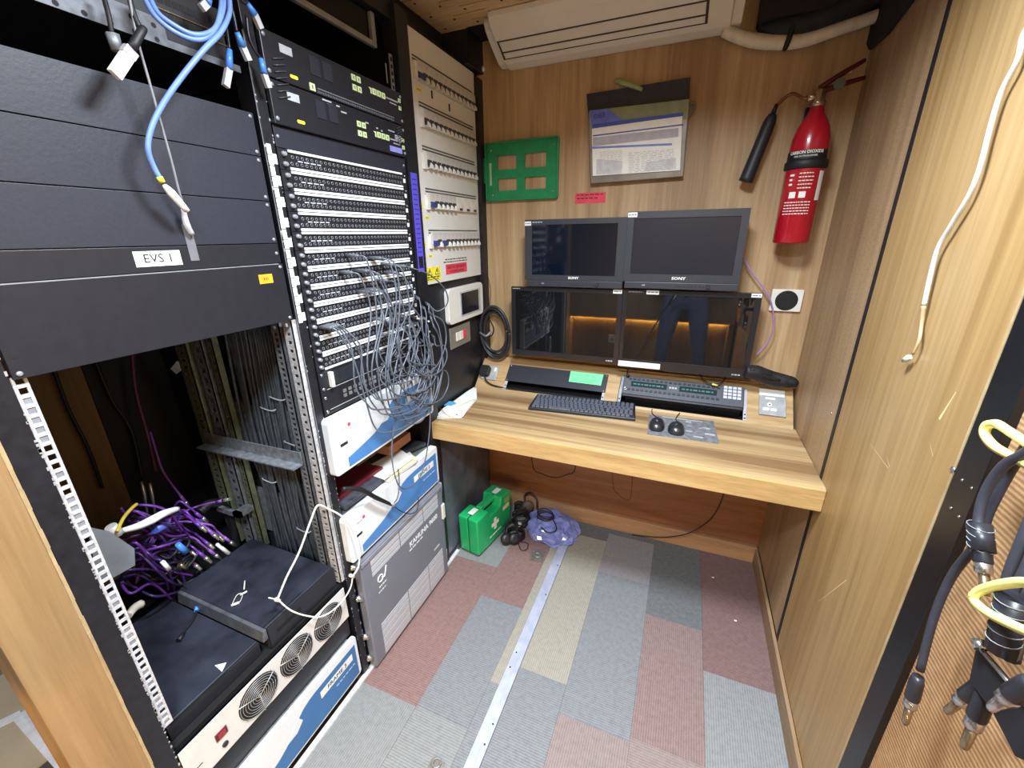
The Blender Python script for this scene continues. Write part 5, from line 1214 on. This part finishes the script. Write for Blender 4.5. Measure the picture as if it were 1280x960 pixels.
for i in range(22):
    x, y = q.uniform(505, 536), q.uniform(395, 478); p0 = FL.P(x, y, .01); p1 = FL.P(x+q.uniform(2, 9), y+q.uniform(-3, 5), .055)
    obj('plug', MB().lathe(p0, p1-p0, [(0, .006), ((p1-p0).length*.75, .006), ((p1-p0).length, .0035)], 8), M_PLUG if i % 3 else M_DEV, bx)
    if i % 3 == 0: obj('plug_tip', MB().lathe(p1, p1-p0, [(0, .004), (.014, .0035)], 8), M_PLUGT, bx)

# ------------------------------------------------------------------ first bay: network leads, nest of cables
M_NET = mat('network_blue', '#6f8fd0', .4); M_BOOT = mat('boot_blue', '#4a86d8', .35); M_RJ = mat('rj_clear', '#b9bcc0', .2, 0, .1, 30, 0, .5)
def P1(x, y, w): return FL.P(x, y, w)
hb_ = thing('network_cable', 'blue network cable hanging in front of the dark panels with a white flag label', 'cable', P1(200, 180, .06))
obj('cable', MB().tube([P1(285, -12, .05), P1(287, 15, .06), P1(276, 40, .07), P1(255, 62, .075), P1(228, 95, .07), P1(205, 128, .06), P1(190, 158, .055), P1(185, 185, .05), P1(192, 208, .045), P1(202, 226, .045)], .0042, 8, 6), M_NET, hb_)
obj('yellow_band', MB().tube([P1(199, 221, .0455), P1(203, 228, .045)], .0048, 8, 1), M_YEL, hb_)
f0, f1_ = P1(205, 231, .045), P1(234, 264, .04)
obj('flag_label', MB().tube([f0, f0.lerp(f1_, .3), f1_], [.003, .007, .005], 6, 3), M_PAPER, hb_)
for i, dx in enumerate((0, 5)):
    cable('network_cable', ['blue network cable looping under the switch ports, outer of the two loops', 'blue network cable looping under the switch ports, inner of the two loops'][i], [P1(177+dx*1.5, -10, .03), P1(192+dx, 18-dx*.5, .045), P1(215+dx, 38-dx, .055), P1(240, 49-dx*1.3, .06), P1(258, 47-dx, .062), P1(272-dx*.3, 32, .058), P1(280-dx*.8, 8, .05), P1(281-dx, -14, .04)], .0040, M_NET)
def rj(label, pts, base):
    t = thing('network_plug', label, 'network plug', P1(*base))
    p = [P1(*q_) for q_ in pts]
    obj('cable', MB().tube(p[:-2], .003, 6, 5), mat('cable_black_thin', '#1c1d2a', .4), t)
    obj('boot', MB().tube([p[-3], p[-2]], [.0045, .0075], 8, 1), M_BOOT, t)
    d = (p[-1]-p[-2]); ax = d.normalized(); sd = ax.cross(V((1, 0, 0))).normalized(); th = ax.cross(sd).normalized()
    b0 = p[-2]; 
    obj('plug', MB().hexa([b0-sd*.0058-th*.004, b0+sd*.0058-th*.004, b0+sd*.0058+th*.004, b0-sd*.0058+th*.004, p[-1]-sd*.0058-th*.004, p[-1]+sd*.0058-th*.004, p[-1]+sd*.0058+th*.004, p[-1]-sd*.0058+th*.004]), M_RJ, t)
rj('clear network plug with blue boot, rightmost of the hanging plugs beside the router panels', [(308, 20, .03), (311, 45, .03), (318, 62, .03), (326, 73, .03), (330, 92, .03), (336, 110, .028)], (330, 92, .03))
rj('clear network plug with blue boot at the top edge of the upright between the bays', [(296, -12, .04), (303, 2, .04), (309, 4, .04), (318, 18, .038), (326, 36, .036)], (318, 18, .038))
rj('pair of blue boots on a clear network plug in front of the upright', [(285, -5, .04), (292, 20, .045), (296, 40, .045), (303, 58, .04), (311, 76, .04)], (303, 58, .04))
rj('dim network plug with blue boot hanging left of the upright', [(280, 20, .02), (284, 40, .02), (287, 62, .02), (286, 86, .02), (282, 108, .02)], (287, 80, .02))
rj('grey network plug poking up beside the switch ports', [(262, -14, .05), (264, -6, .05), (262, -1, .05), (258, 4, .05), (252, 10, .05)], (257, 4, .05))
cn = thing('loose_connector', 'white rectangular connector dangling over the dark blank panel', 'connector', P1(152, 82, .06))
p0, p1 = P1(164, 62, .06), P1(143, 94, .06)
ax = (p1-p0).normalized(); sd = ax.cross(V((1, .25, 0))).normalized(); th = ax.cross(sd).normalized()
def obox(a, b, w_, h_): return MB().hexa([a-sd*w_-th*h_, a+sd*w_-th*h_, a+sd*w_+th*h_, a-sd*w_+th*h_, b-sd*w_-th*h_, b+sd*w_-th*h_, b+sd*w_+th*h_, b-sd*w_+th*h_])
obj('shell', obox(p0.lerp(p1, .25), p1, (.0085), .0045), M_WHITE, cn, bevel=.001)
obj('collar', obox(p0, p0.lerp(p1, .25), .0092, .0052), mat('collar_silver', '#cfcfd2', .3, .4), cn, bevel=.001)
obj('boot', MB().tube([p0, p0-ax*.03+V((0, .006, .01)), P1(178, 40, .055)], [.007, .006, .004], 8, 3), M_RUB, cn)
obj('cable', MB().tube([P1(178, 40, .055), P1(168, 20, .05), P1(160, -10, .04)], .004, 6, 4), M_RUB, cn)
c2 = thing('loose_connector', 'grey connector hanging behind the white one under the switch', 'connector', P1(142, 50, .03))
obj('shell', MB().tube([P1(140, 42, .03), P1(147, 64, .03)], [.009, .008], 6, 1), M_GALV2, c2)
obj('cable', MB().tube([P1(140, 42, .03), P1(136, 20, .03), P1(128, -10, .02)], .0035, 6, 4), M_RUB, c2)
gc = thing('grey_string', 'thin grey cord hanging from the switch to the clear tape on the EVS 1 panel', 'cord', P1(200, 150, .04))
obj('strand', MB().tube([P1(160, -12, .05), P1(172, 50, .05), P1(186, 100, .048), P1(200, 150, .045), P1(214, 200, .04), P1(224, 240, .03), P1(231, 262, .02), P1(238, 290, .008)], .002, 6, 5), mat('cord_dull', '#85868c', .4), gc)
obj('clear_tag', MB().tube([P1(229, 262, .022), P1(233, 280, .015), P1(240, 293, .009)], [.004, .006, .005], 6, 3), mat('tag_clear', '#c2c3c8', .2), gc)

# nest of purple coax leads at the back of the open bay
M_PUR = [mat('coax_purple', '#663494', .35), mat('coax_purple_dark', '#3a2458', .4), mat('coax_lilac', '#8d5cb4', .35)]
M_BNC = mat('bnc_nickel', '#c8c4bc', .25, .85)
GP = 'purple coaxial leads in the open bay'
def PX_(x, y, X): return FX(X).P(x, y)
def coax(i, tip, path, X=-1.33, label='purple coaxial lead with metal connector in the nest behind the black units', mi=0):
    t = thing('coaxial_lead', label, 'cable', PX_(*tip, X), GP if label.startswith('purple coaxial lead with') else None)
    q = random.Random(i)
    pts = [PX_(x, y, X+q.uniform(-.05, .05)-.02*k_) for k_, (x, y) in enumerate(path)]
    obj('cable', MB().tube(pts, .0032, 6, 5), M_PUR[mi], t)
    d = (pts[0]-pts[1]).normalized()
    obj('boot', MB().lathe(pts[0]-d*.004, d, [(0, .0045), (.028, .005)], 8), M_PUR[mi], t)
    obj('connector', MB().lathe(pts[0]+d*.024, d, [(0, .0062), (.012, .0062), (.013, .0048), (.026, .0048)], 9), M_BNC, t)
tips = [(243, 652), (250, 655), (258, 661), (240, 672), (254, 675), (262, 688), (248, 690), (232, 684), (228, 668), (236, 700), (266, 665), (281, 672), (246, 642)]
for i, (x, y) in enumerate(tips):
    q = random.Random(i+100); coax(i, (x, y), [(x, y), (x-10, y-8), (x-24+q.uniform(-4, 4), y-14+q.uniform(-4, 2)), (205+q.uniform(-10, 10), 650+q.uniform(-10, 20)), (185+q.uniform(-12, 12), 690+q.uniform(-15, 15)), (170, 730)], -1.30, mi=i % 3 if i % 3 != 1 else 0)
coax(30, (272, 627), [(272, 627), (258, 630), (244, 634), (230, 640), (205, 655), (190, 690)], -1.28, 'purple coaxial lead pointing out to the right from the nest', 2)
coax(31, (226, 620), [(226, 620), (216, 607), (208, 596), (200, 580), (188, 540)], -1.42, 'purple coaxial lead hanging down behind the nest', 2)
for i in range(26):
    q = random.Random(i+300); x0, y0 = 150+q.uniform(0, 14), 640+q.uniform(-5, 90)
    pts = [PX_(x0, y0, -1.30), PX_(x0+q.uniform(10, 25), y0+q.uniform(-25, 15), -1.27+q.uniform(-.04, .04)), PX_(x0+q.uniform(35, 55), y0+q.uniform(-20, 25), -1.26+q.uniform(-.04, .04)), PX_(x0+q.uniform(60, 85), y0+q.uniform(-15, 40), -1.30)]
    cable('coaxial_lead', 'dark purple coaxial lead coiled at the bottom of the nest', pts, .0036, M_PUR[1 if i % 3 else 0], 6, 6, 'cable', 'dark purple coiled leads in the open bay')
for i in range(9):
    q = random.Random(i+500); cx, cyp = 215+q.uniform(-25, 25), 690+q.uniform(-25, 25)
    pts = [PX_(cx+(22+q.uniform(-6, 6))*math.cos(a*.55), cyp+(15+q.uniform(-5, 5))*math.sin(a*.55), -1.29+.02*math.sin(a)) for a in range(13)]
    cable('black_lead', 'black cable loop in the nest behind the black units', pts, .004, M_RUB, 4, 6, 'cable', 'black leads in the nest')
cable('black_hose', 'thick black sleeve arching at the back right of the nest', [PX_(250, 640, -1.36), PX_(262, 630, -1.36), PX_(278, 632, -1.36), PX_(290, 650, -1.36), PX_(295, 690, -1.36)], .016, M_RUB, 5, 8)
cable('white_ribbon', 'white flat ribbon cable across the nest', [PX_(150, 664, -1.22), PX_(172, 658, -1.22), PX_(190, 650, -1.22), PX_(205, 642, -1.23), PX_(222, 636, -1.26)], [.006, .009, .011, .010, .007], M_PAPER, 4, 6)
cable('white_cap', 'white rounded plug cap beside the metal bracket in the nest', [PX_(138, 658, -1.22), PX_(147, 668, -1.22)], [.012, .014], M_WHITE, 1, 10, 'plug')
cable('yellow_lead', 'yellow cable end arching over the nest', [PX_(146, 665, -1.2), PX_(154, 648, -1.22), PX_(164, 636, -1.24), PX_(171, 630, -1.25)], .0042, mat('lead_yellow', '#d8c04a', .4), 5)
cable('white_lead', 'white plug end at the right of the nest beside the black unit', [PX_(271, 680, -1.27), PX_(286, 692, -1.26)], [.005, .0065], M_WHITE, 1, 8, 'plug')
cable('blue_plug', 'bright blue plug in the middle of the nest', [PX_(222, 680, -1.23), PX_(232, 690, -1.23)], [.007, .010], M_BOOT, 1, 8, 'plug')
cable('blue_plug', 'broad blue connector under the white ribbon', [PX_(193, 662, -1.24), PX_(210, 656, -1.25)], [.012, .010], mat('plug_blue_dull', '#4d5fb8', .4), 1, 8, 'plug')
cable('white_tag', 'white paper tag tied to a lead in the nest', [PX_(203, 702, -1.2), PX_(211, 712, -1.2)], [.006, .007], M_PAPER, 1, 4, 'tag')
for i, (x, y) in enumerate(((177, 602), (187, 603))): cable('white_plug', ['pale plug standing up at the back of the nest, left of two', 'pale plug standing up at the back of the nest, right of two'][i], [PX_(x, y, -1.42), PX_(x+3, y+14, -1.42), PX_(x+7, y+40, -1.40)], [.004, .005, .003], M_BNC, 1, 8, 'plug')
cable('brass_connector', 'small brass connector at the foot of the nest', [PX_(224, 706, -1.2), PX_(234, 710, -1.2)], .006, M_BRASS, 1, 8, 'connector')
cable('cream_plug', 'cream plug end near the perforated rail in front of the nest', [PX_(160, 770, -1.1), PX_(168, 760, -1.12), PX_(176, 755, -1.13)], [.008, .009, .010], mat('plug_cream', '#cfcabc', .4), 3, 8, 'plug')
br_ = [FX(-1.08).px(*p) for p in ((108, 658), (136, 664), (167, 685), (168, 706), (140, 722), (120, 724))]
tag(obj('metal_bracket', MB().prism(FX(-1.08), br_, 0, .004), mat('bracket_zinc', '#8f9aa6', .4, .5, .15, 12), bevel=.0008), 'grey sheet metal corner bracket beside the left perforated rail', 'bracket')
tg = [FX(-1.5).px(*p) for p in ((213, 461), (221, 451), (230, 457), (226, 463), (220, 468))]
tag(obj('paper_tag', MB().prism(FX(-1.5), tg, 0, .002), M_PAPER), 'white paper tag hanging deep inside the open bay', 'tag')
cable('maroon_cable', 'dark maroon cable hanging down the back of the open bay', [PX_(165, 440, -1.55), PX_(170, 490, -1.55), PX_(185, 545, -1.53), PX_(195, 590, -1.5)], .006, mat('cable_maroon', '#4a1c38', .5))
cable('back_cable', 'thin black cable down the brown back board of the open bay', [PX_(66, 458, -1.6), PX_(85, 510, -1.6), PX_(110, 560, -1.6), PX_(128, 610, -1.6)], .005, M_RUB)
cable('back_cable', 'second thin black cable on the brown back board, right of the first', [PX_(118, 448, -1.6), PX_(140, 500, -1.6), PX_(165, 540, -1.6), PX_(178, 600, -1.58)], .005, M_RUB)
# vertical cable loom behind the rails
lm = thing('cable_loom', 'grey black vertical cable loom on the right side inside the open bay', 'cable loom', (-1.1, .775, .4))
q = random.Random(9); lb = MB()
for i in range(34):
    x = -1.22+i*.0072; o1, o2 = q.uniform(-.006, .006), q.uniform(-.008, .008)
    lb.tube([V((x, .783+q.uniform(-.008, .008), .42)), V((x+o1, .779+q.uniform(-.01, .008), .65)), V((x+o2, .777+q.uniform(-.01, .008), .9)), V((x, .783, 1.24))], .0046, 6, 4)
obj('cables', lb, mat('loom_grey', '#4a5058', .4, .1, .3, 40), lm, kind='stuff')
for z, x in ((.56, -1.06), (.72, -1.17), (.98, -1.10), (1.02, -1.05), (.88, -1.03)): obj('cable_tie', MB().tube([V((x-.03, .775, z)), V((x-.02, .765, z+.003)), V((x+.02, .765, z-.002)), V((x+.03, .775, z))], .0022, 5, 3), M_PGREY, lm)
# white zip tie looped through the rail
zt = thing('zip_tie', 'long white zip tie looped loosely round the upright between the bays', 'zip tie', P1(392, 700, .03))
obj('strap', MB().tube([P1(347, 749, -.03), P1(358, 722, -.02), P1(374, 690, -.005), P1(388, 652, .006), P1(397, 632, .012), P1(410, 636, .018), P1(428, 646, .03), P1(441, 662, .04), P1(449, 686, .045), P1(448, 708, .045), P1(441, 720, .045)], .0028, 6, 5), M_PAPER, zt)
obj('strap', MB().tube([P1(441, 720, .045), P1(438, 735, .04), P1(429, 750, .035), P1(416, 763, .03), P1(400, 771, .025), P1(380, 769, .012), P1(362, 762, -.005), P1(347, 749, -.03)], .0022, 6, 5), M_PAPER, zt)
for (x, y, w_) in ((347, 750, -.03), (440, 720, .045)): obj('tie_head', MB().tube([P1(x-2.5, y-1, w_), P1(x+2.5, y+1, w_)], .005, 6, 1), M_PAPER, zt)
obj('tail', MB().tube([P1(347, 750, -.03), P1(336, 747, -.035)], .0018, 5, 1), M_PAPER, zt)
t = thing('unit_lead', 'black lead with a bright blue collar lying on the lower black unit', 'cable', (-1.05, .42, .464))
def PT_(x, y, z): return Frame((0, 0, z), (1, 0, 0), (0, 1, 0)).P(x, y)
obj('cable', MB().tube([PT_(228, 728, .50), PT_(238, 742, .485), PT_(243, 752, .475), PT_(246, 762, .470), PT_(241, 775, .468), PT_(232, 787, .467), PT_(226, 797, .467)], .003, 6, 5), M_RUB, t)
obj('collar', MB().tube([PT_(247, 755, .472), PT_(245, 764, .470)], .0055, 8, 1), M_BOOT, t)
obj('plug', MB().tube([PT_(230, 791, .468), PT_(223, 801, .468)], [.004, .007], 8, 1), M_RUB, t)
t = thing('cable_clip', 'clear plastic clip with small white bits on top of the slotted black unit', 'clip', PT_(298, 750, .495))
obj('clip', MB().tube([PT_(289, 757, .495), PT_(299, 753, .496)], .004, 6, 1).tube([PT_(300, 744, .496), PT_(309, 739, .498)], .003, 6, 1).tube([PT_(305, 737, .498), PT_(306, 726, .508)], .002, 6, 1), mat('clip_clear', '#d5d3c8', .2), t)
obj('loop', MB().tube([PT_(290, 756, .496), PT_(296, 744, .497), PT_(303, 742, .497), PT_(300, 752, .497), PT_(292, 757, .496)], .0012, 5, 4), mat('clip_clear', '#d5d3c8'), t)

# ------------------------------------------------------------------ right wall: white lead, multicore connectors
FW = Frame((.432, 0, 0), (0, -1, 0), (0, 0, 1))
wl_ = thing('white_lead', 'white cable with small connector hanging down the wood wall panel', 'cable', FW.P(1212, 200))
obj('cable', MB().tube([FW.P(x, y) for x, y in ((1330, -230), (1315, -130), (1298, -30), (1290, 20), (1279, 45), (1272, 75), (1252, 115), (1238, 160), (1225, 210), (1211, 245), (1190, 280), (1172, 312), (1162, 350), (1155, 382))], .0042, 8, 5), mat('lead_offwhite', '#cbc8c0', .45), wl_)
obj('bare_wires', MB().tube([FW.P(1155, 382), FW.P(1152, 405, -.004), FW.P(1149, 425), FW.P(1141, 443)], [.004, .0035, .003, .0025], 6, 4), mat('wires_buff', '#c2a27a', .5), wl_)
obj('connector', MB().tube([FW.P(1137, 446), FW.P(1129.5, 451)], .0055, 4, 1), M_WHITE, wl_)
def PR(x, y, X): return Frame((X, 0, 0), (0, -1, 0), (0, 0, 1)).P(x, y)
M_AUD = mat('audio_cable', '#34353f', .5, 0, .1, 60); M_HS = mat('heatshrink', '#25262d', .35, 0, .2, 40)
def jackplug(t, a, b_, X, m=M_BRASS):
    p0, p1 = PR(*a, X), PR(*b_, X); d = p1-p0; L_ = d.length
    obj('strain_relief', MB().lathe(p0, d, [(0, .007), (L_*.12, .009), (L_*.45, .0095), (L_*.5, .008)], 10), M_HS, t)
    obj('collar', MB().lathe(p0+d*.45, d, [(0, .0085), (L_*.18, .0085), (L_*.2, .0062)], 10), M_STEEL, t)
    obj('barrel', MB().lathe(p0+d*.64, d, [(0, .0055), (L_*.3, .005), (L_*.36, .0035)], 10), m, t)
def audio(label, path, a, b_, X, r=.0055):
    t = thing('audio_lead', label, 'cable', PR(*a, X)); obj('cable', MB().tube([PR(x, y, X) for x, y in path], r, 8, 5), M_AUD, t); jackplug(t, a, b_, X); return t
audio('dark cable ending in a metal plug, lowest and leftmost at the right wall', [(1420, 330), (1370, 420), (1330, 490), (1290, 548), (1262, 590), (1236, 640), (1224, 675), (1190, 720), (1168, 770), (1150, 838)], (1148, 845), (1131, 905), .40)
t = audio('dark cable with bound sleeve and plug just under the upper yellow wire', [(1430, 340), (1375, 440), (1330, 510), (1290, 560), (1255, 582), (1232, 615), (1223, 650), (1227, 672)], (1226, 668), (1232, 745), .385, .0056)
obj('binding', MB().tube([PR(1224, 655, .385), PR(1228, 690, .385)], .0125, 10, 1), M_HS, t)
wrp = MB()
for k_ in (658, 668, 676, 684): wrp.ring(Frame(PR(1226, k_, .385), (0, -1, 0), (1, 0, 0)), 0, 0, 0, .0128, .0006, 14, 4)
obj('binding_thread', wrp, M_INKG, t)
t = thing('cable_bundle', 'thick bound bundle of dark cables at the right edge beside the lower yellow wire', 'cable bundle', PR(1255, 770, .37))
for i, (a, b_, r_) in enumerate((((1290, 650), (1243, 800), .006), ((1292, 700), (1250, 812), .007), ((1296, 740), (1262, 822), .009))):
    obj('cable', MB().tube([PR(a[0]+90+i*20, a[1]-210, .40), PR(a[0]+45, a[1]-110, .385), PR(*a, .37), PR((a[0]+b_[0])/2-6, (a[1]+b_[1])/2, .37), PR(*b_, .375)], r_, 9, 5), M_AUD, t)
obj('binding', MB().tube([PR(1270, 745, .36), PR(1252, 815, .365)], [.015, .013], 10, 1), M_HS, t)
for k_ in range(5): obj('binding_thread', MB().ring(Frame(PR(1269-3.6*k_, 750+12*k_, .36), (0, -1, 0), (.9, 0, .2)), 0, 0, 0, .0152-.0005*k_, .0006, 16, 4), M_INKG, t)
t = thing('multicore_plug', 'short metal plug pointing left from under the black bracket', 'plug', PR(1208, 875, .38)); jackplug(t, (1232, 852), (1183, 890), .38)
t = thing('multicore_plug', 'short metal plug pointing down below the black bracket', 'plug', PR(1220, 890, .375)); jackplug(t, (1235, 862), (1205, 935), .375)
t = thing('multicore_plug', 'larger silver plug crossing in front of the black bracket', 'plug', PR(1260, 875, .34)); jackplug(t, (1292, 852), (1238, 886), .34, M_STEEL)
bk = thing('black_bracket', 'black angular bracket with bright edge at the lower right corner', 'bracket', PR(1250, 870, .36))
Fbk = Frame((.365, 0, 0), (0, -1, 0), (0, 0, 1))
obj('plate', MB().prism(Fbk, [Fbk.px(*p) for p in ((1220, 806), (1285, 882), (1300, 960), (1268, 945), (1240, 890), (1211, 850))], -.006, 0), M_RUB, bk, bevel=.001)
obj('bright_edge', MB().tube([PR(1221, 806, .362), PR(1284, 880, .362)], .0022, 5, 1), M_STEEL, bk)
obj('stand_off', MB().box(.3655, .4555, Fbk.P(1262, 880).y-.01, Fbk.P(1262, 880).y+.01, Fbk.P(1262, 880).z-.01, Fbk.P(1262, 880).z+.01), M_RUB, bk)
obj('bolt', MB().tube([PR(1222, 800, .36), PR(1226, 812, .36)], .006, 8, 1), M_STEEL, bk)
M_YW = mat('wire_yellow', '#ece38a', .45)
cable('yellow_wire', 'pale yellow wire loop across the black rail, upper of two', [PR(x, y, .39) for x, y in ((1400, 600), (1340, 597), (1295, 585), (1268, 572), (1243, 558), (1231, 543), (1234, 532), (1246, 530), (1264, 541), (1295, 560), (1340, 572), (1395, 575))], .0058, M_YW)
cable('yellow_wire', 'pale yellow wire loop round the cable bundle, lower of two', [PR(x, y, .345) for x, y in ((1390, 700), (1340, 718), (1300, 728), (1272, 728), (1245, 732), (1222, 740), (1218, 750), (1232, 764), (1258, 778), (1300, 795), (1345, 800), (1390, 790))], .0050, M_YW)
# ------------------------------------------------------------------ photographer, seen only mirrored in the glossy screens
def person():
    Y0 = -.34
    J = {}; E_ = []
    def add(n, p, r, par=None):
        J[n] = (len(J), V(p), r)
        if par: E_.append((J[par][0], J[n][0]))
    add('pelvis', (.01, Y0, .93), (.15, .115)); add('waist', (.01, Y0, 1.06), (.145, .105), 'pelvis'); add('chest', (.01, Y0-.005, 1.27), (.165, .12), 'waist')
    add('collar', (.01, Y0-.01, 1.42), (.11, .085), 'chest'); add('neck', (.01, Y0, 1.49), (.055, .055), 'collar'); add('skull', (.01, Y0+.015, 1.58), (.070, .080), 'neck'); add('crown', (.01, Y0+.005, 1.68), (.068, .080), 'skull'); add('top', (.01, Y0, 1.735), (.035, .04), 'crown')
    for s_, n in ((-1, 'l'), (1, 'r')):
        add(n+'hip', (.01+s_*.10, Y0, .88), (.095, .1), 'pelvis'); add(n+'thigh', (.01+s_*.125, Y0+.012, .70), (.082, .085), n+'hip'); add(n+'knee', (.01+s_*.15, Y0+.015, .49), (.060, .062), n+'thigh')
        add(n+'calf', (.01+s_*.16, Y0-.01, .33), (.056, .060), n+'knee'); add(n+'ankle', (.01+s_*.165, Y0-.02, .10), (.045, .05), n+'calf'); add(n+'foot', (.01+s_*.172, Y0+.06, .045), (.042, .036), n+'ankle'); add(n+'toe', (.01+s_*.18, Y0+.16, .032), (.038, .024), n+'foot')
        add(n+'shoulder', (.01+s_*.185, Y0, 1.385), (.062, .062), 'collar'); add(n+'elbow', (.01+s_*.245, Y0+.03, 1.14), (.044, .044), n+'shoulder')
        add(n+'wrist', (.01+s_*.125, Y0+.215, 1.36), (.028, .026), n+'elbow'); add(n+'palm', (.01+s_*.10, Y0+.265, 1.415), (.030, .017), n+'wrist')
        for k_, (dz, ln) in enumerate(((.030, .9), (.012, 1.0), (-.006, .95), (-.022, .75))):
            b_ = V((.01+s_*.092, Y0+.285, 1.425+dz))
            add('%sf%da' % (n, k_), b_, (.010, .010), n+'palm'); add('%sf%db' % (n, k_), b_+V((-s_*.022*ln, .014, .006)), (.009, .009), '%sf%da' % (n, k_)); add('%sf%dc' % (n, k_), b_+V((-s_*.042*ln, .008, .008)), (.008, .008), '%sf%db' % (n, k_))
        add(n+'thumb1', (.01+s_*.088, Y0+.258, 1.44), (.011, .011), n+'palm'); add(n+'thumb2', (.01+s_*.068, Y0+.265, 1.462), (.0095, .0095), n+'thumb1')
    me = bpy.data.meshes.new('skeleton'); me.from_pydata([tuple(j[1]) for j in J.values()], E_, []); me.update()
    o = bpy.data.objects.new('skeleton', me); col.objects.link(o)
    md = o.modifiers.new('skin', 'SKIN'); md.use_smooth_shade = True
    if not me.skin_vertices: bpy.context.view_layer.objects.active = o; bpy.ops.mesh.customdata_skin_add()
    for i, j in enumerate(J.values()): sv = me.skin_vertices[0].data[i]; sv.radius = j[2]; sv.use_root = (i == 0)
    sb = o.modifiers.new('sub', 'SUBSURF'); sb.levels = 2; sb.render_levels = 2
    bpy.context.view_layer.update()
    m2 = bpy.data.meshes.new_from_object(o.evaluated_get(bpy.context.evaluated_depsgraph_get())); bpy.data.objects.remove(o)
    root = thing('person', 'person in dark shirt and navy trousers mirrored in the lower right monitor', 'person', (.01, Y0, 0))
    for v in m2.vertices: v.co = v.co-root.location
    m2.materials.clear()
    for m in (mat('denim_navy', '#6b78a0', .8, 0, .2, 40), mat('shirt_black', '#1e1f26', .85), mat('skin', '#b98a70', .5), mat('shoe_dark', '#1c1b1b', .5)): m2.materials.append(m)
    for p in m2.polygons:
        z = p.center.z; p.use_smooth = True
        near = p.center.y > .18 and z > 1.33
        p.material_index = 3 if z < .085 else 0 if z < .96 else 2 if (z > 1.475 or near) else 1
    b_ = bpy.data.objects.new('body', m2); col.objects.link(b_); b_.parent = root
    hc = V((.01, Y0+.008, 1.66)); bm_ = bmesh.new(); bmesh.ops.create_uvsphere(bm_, u_segments=18, v_segments=12, radius=1); mh = MB()
    bm_.verts.index_update()
    for v in bm_.verts:
        d = v.co; k_ = 1.0 if (d.z > .15 or d.y < -.1) else .90
        mh.v.append((hc.x+d.x*.079*k_, hc.y-.012+d.y*.096*k_, hc.z+.012+d.z*.095*k_))
    mh.f = [tuple(q_.index for q_ in f.verts) for f in bm_.faces]; mh.smooth = [True]*len(mh.f); bm_.free()
    obj('hair', mh, mat('hair_brown', '#2c221c', .7, 0, .3, 60, .5), root)
    for s_ in (-1, 1):
        obj('eye', MB().lathe((.01+s_*.030, Y0+.086, 1.612), (0, 1, 0), [(0, .011), (.006, .009), (.009, .003)], 10), M_PAPER, root)
        obj('ear', MB().lathe((.01+s_*.070, Y0+.01, 1.60), (s_, -.3, 0), [(0, .022), (.008, .026), (.010, .012)], 10), mat('skin', '#b98a70'), root)
    obj('nose', MB().tube([(.01, Y0+.090, 1.61), (.01, Y0+.104, 1.585), (.01, Y0+.096, 1.572)], [.007, .012, .009], 8, 2), mat('skin', '#b98a70'), root)
    obj('mouth', MB().tube([(-.012, Y0+.088, 1.548), (.01, Y0+.095, 1.547), (.032, Y0+.088, 1.548)], .005, 6, 3), mat('lips', '#96584e', .5), root)
    ph = thing('phone', 'dark phone held up by the photographer, mirrored in the screens', 'phone', (.01, -.05, 1.45))
    obj('case', MB().box(-.068, .088, -.058, -.050, 1.41, 1.482), M_DEV, ph, bevel=.003)
    obj('lens', MB().lathe((0, -.050, 1.452), (0, 1, 0), [(0, .008), (.002, .007)], 14), M_DARK, ph)
person()
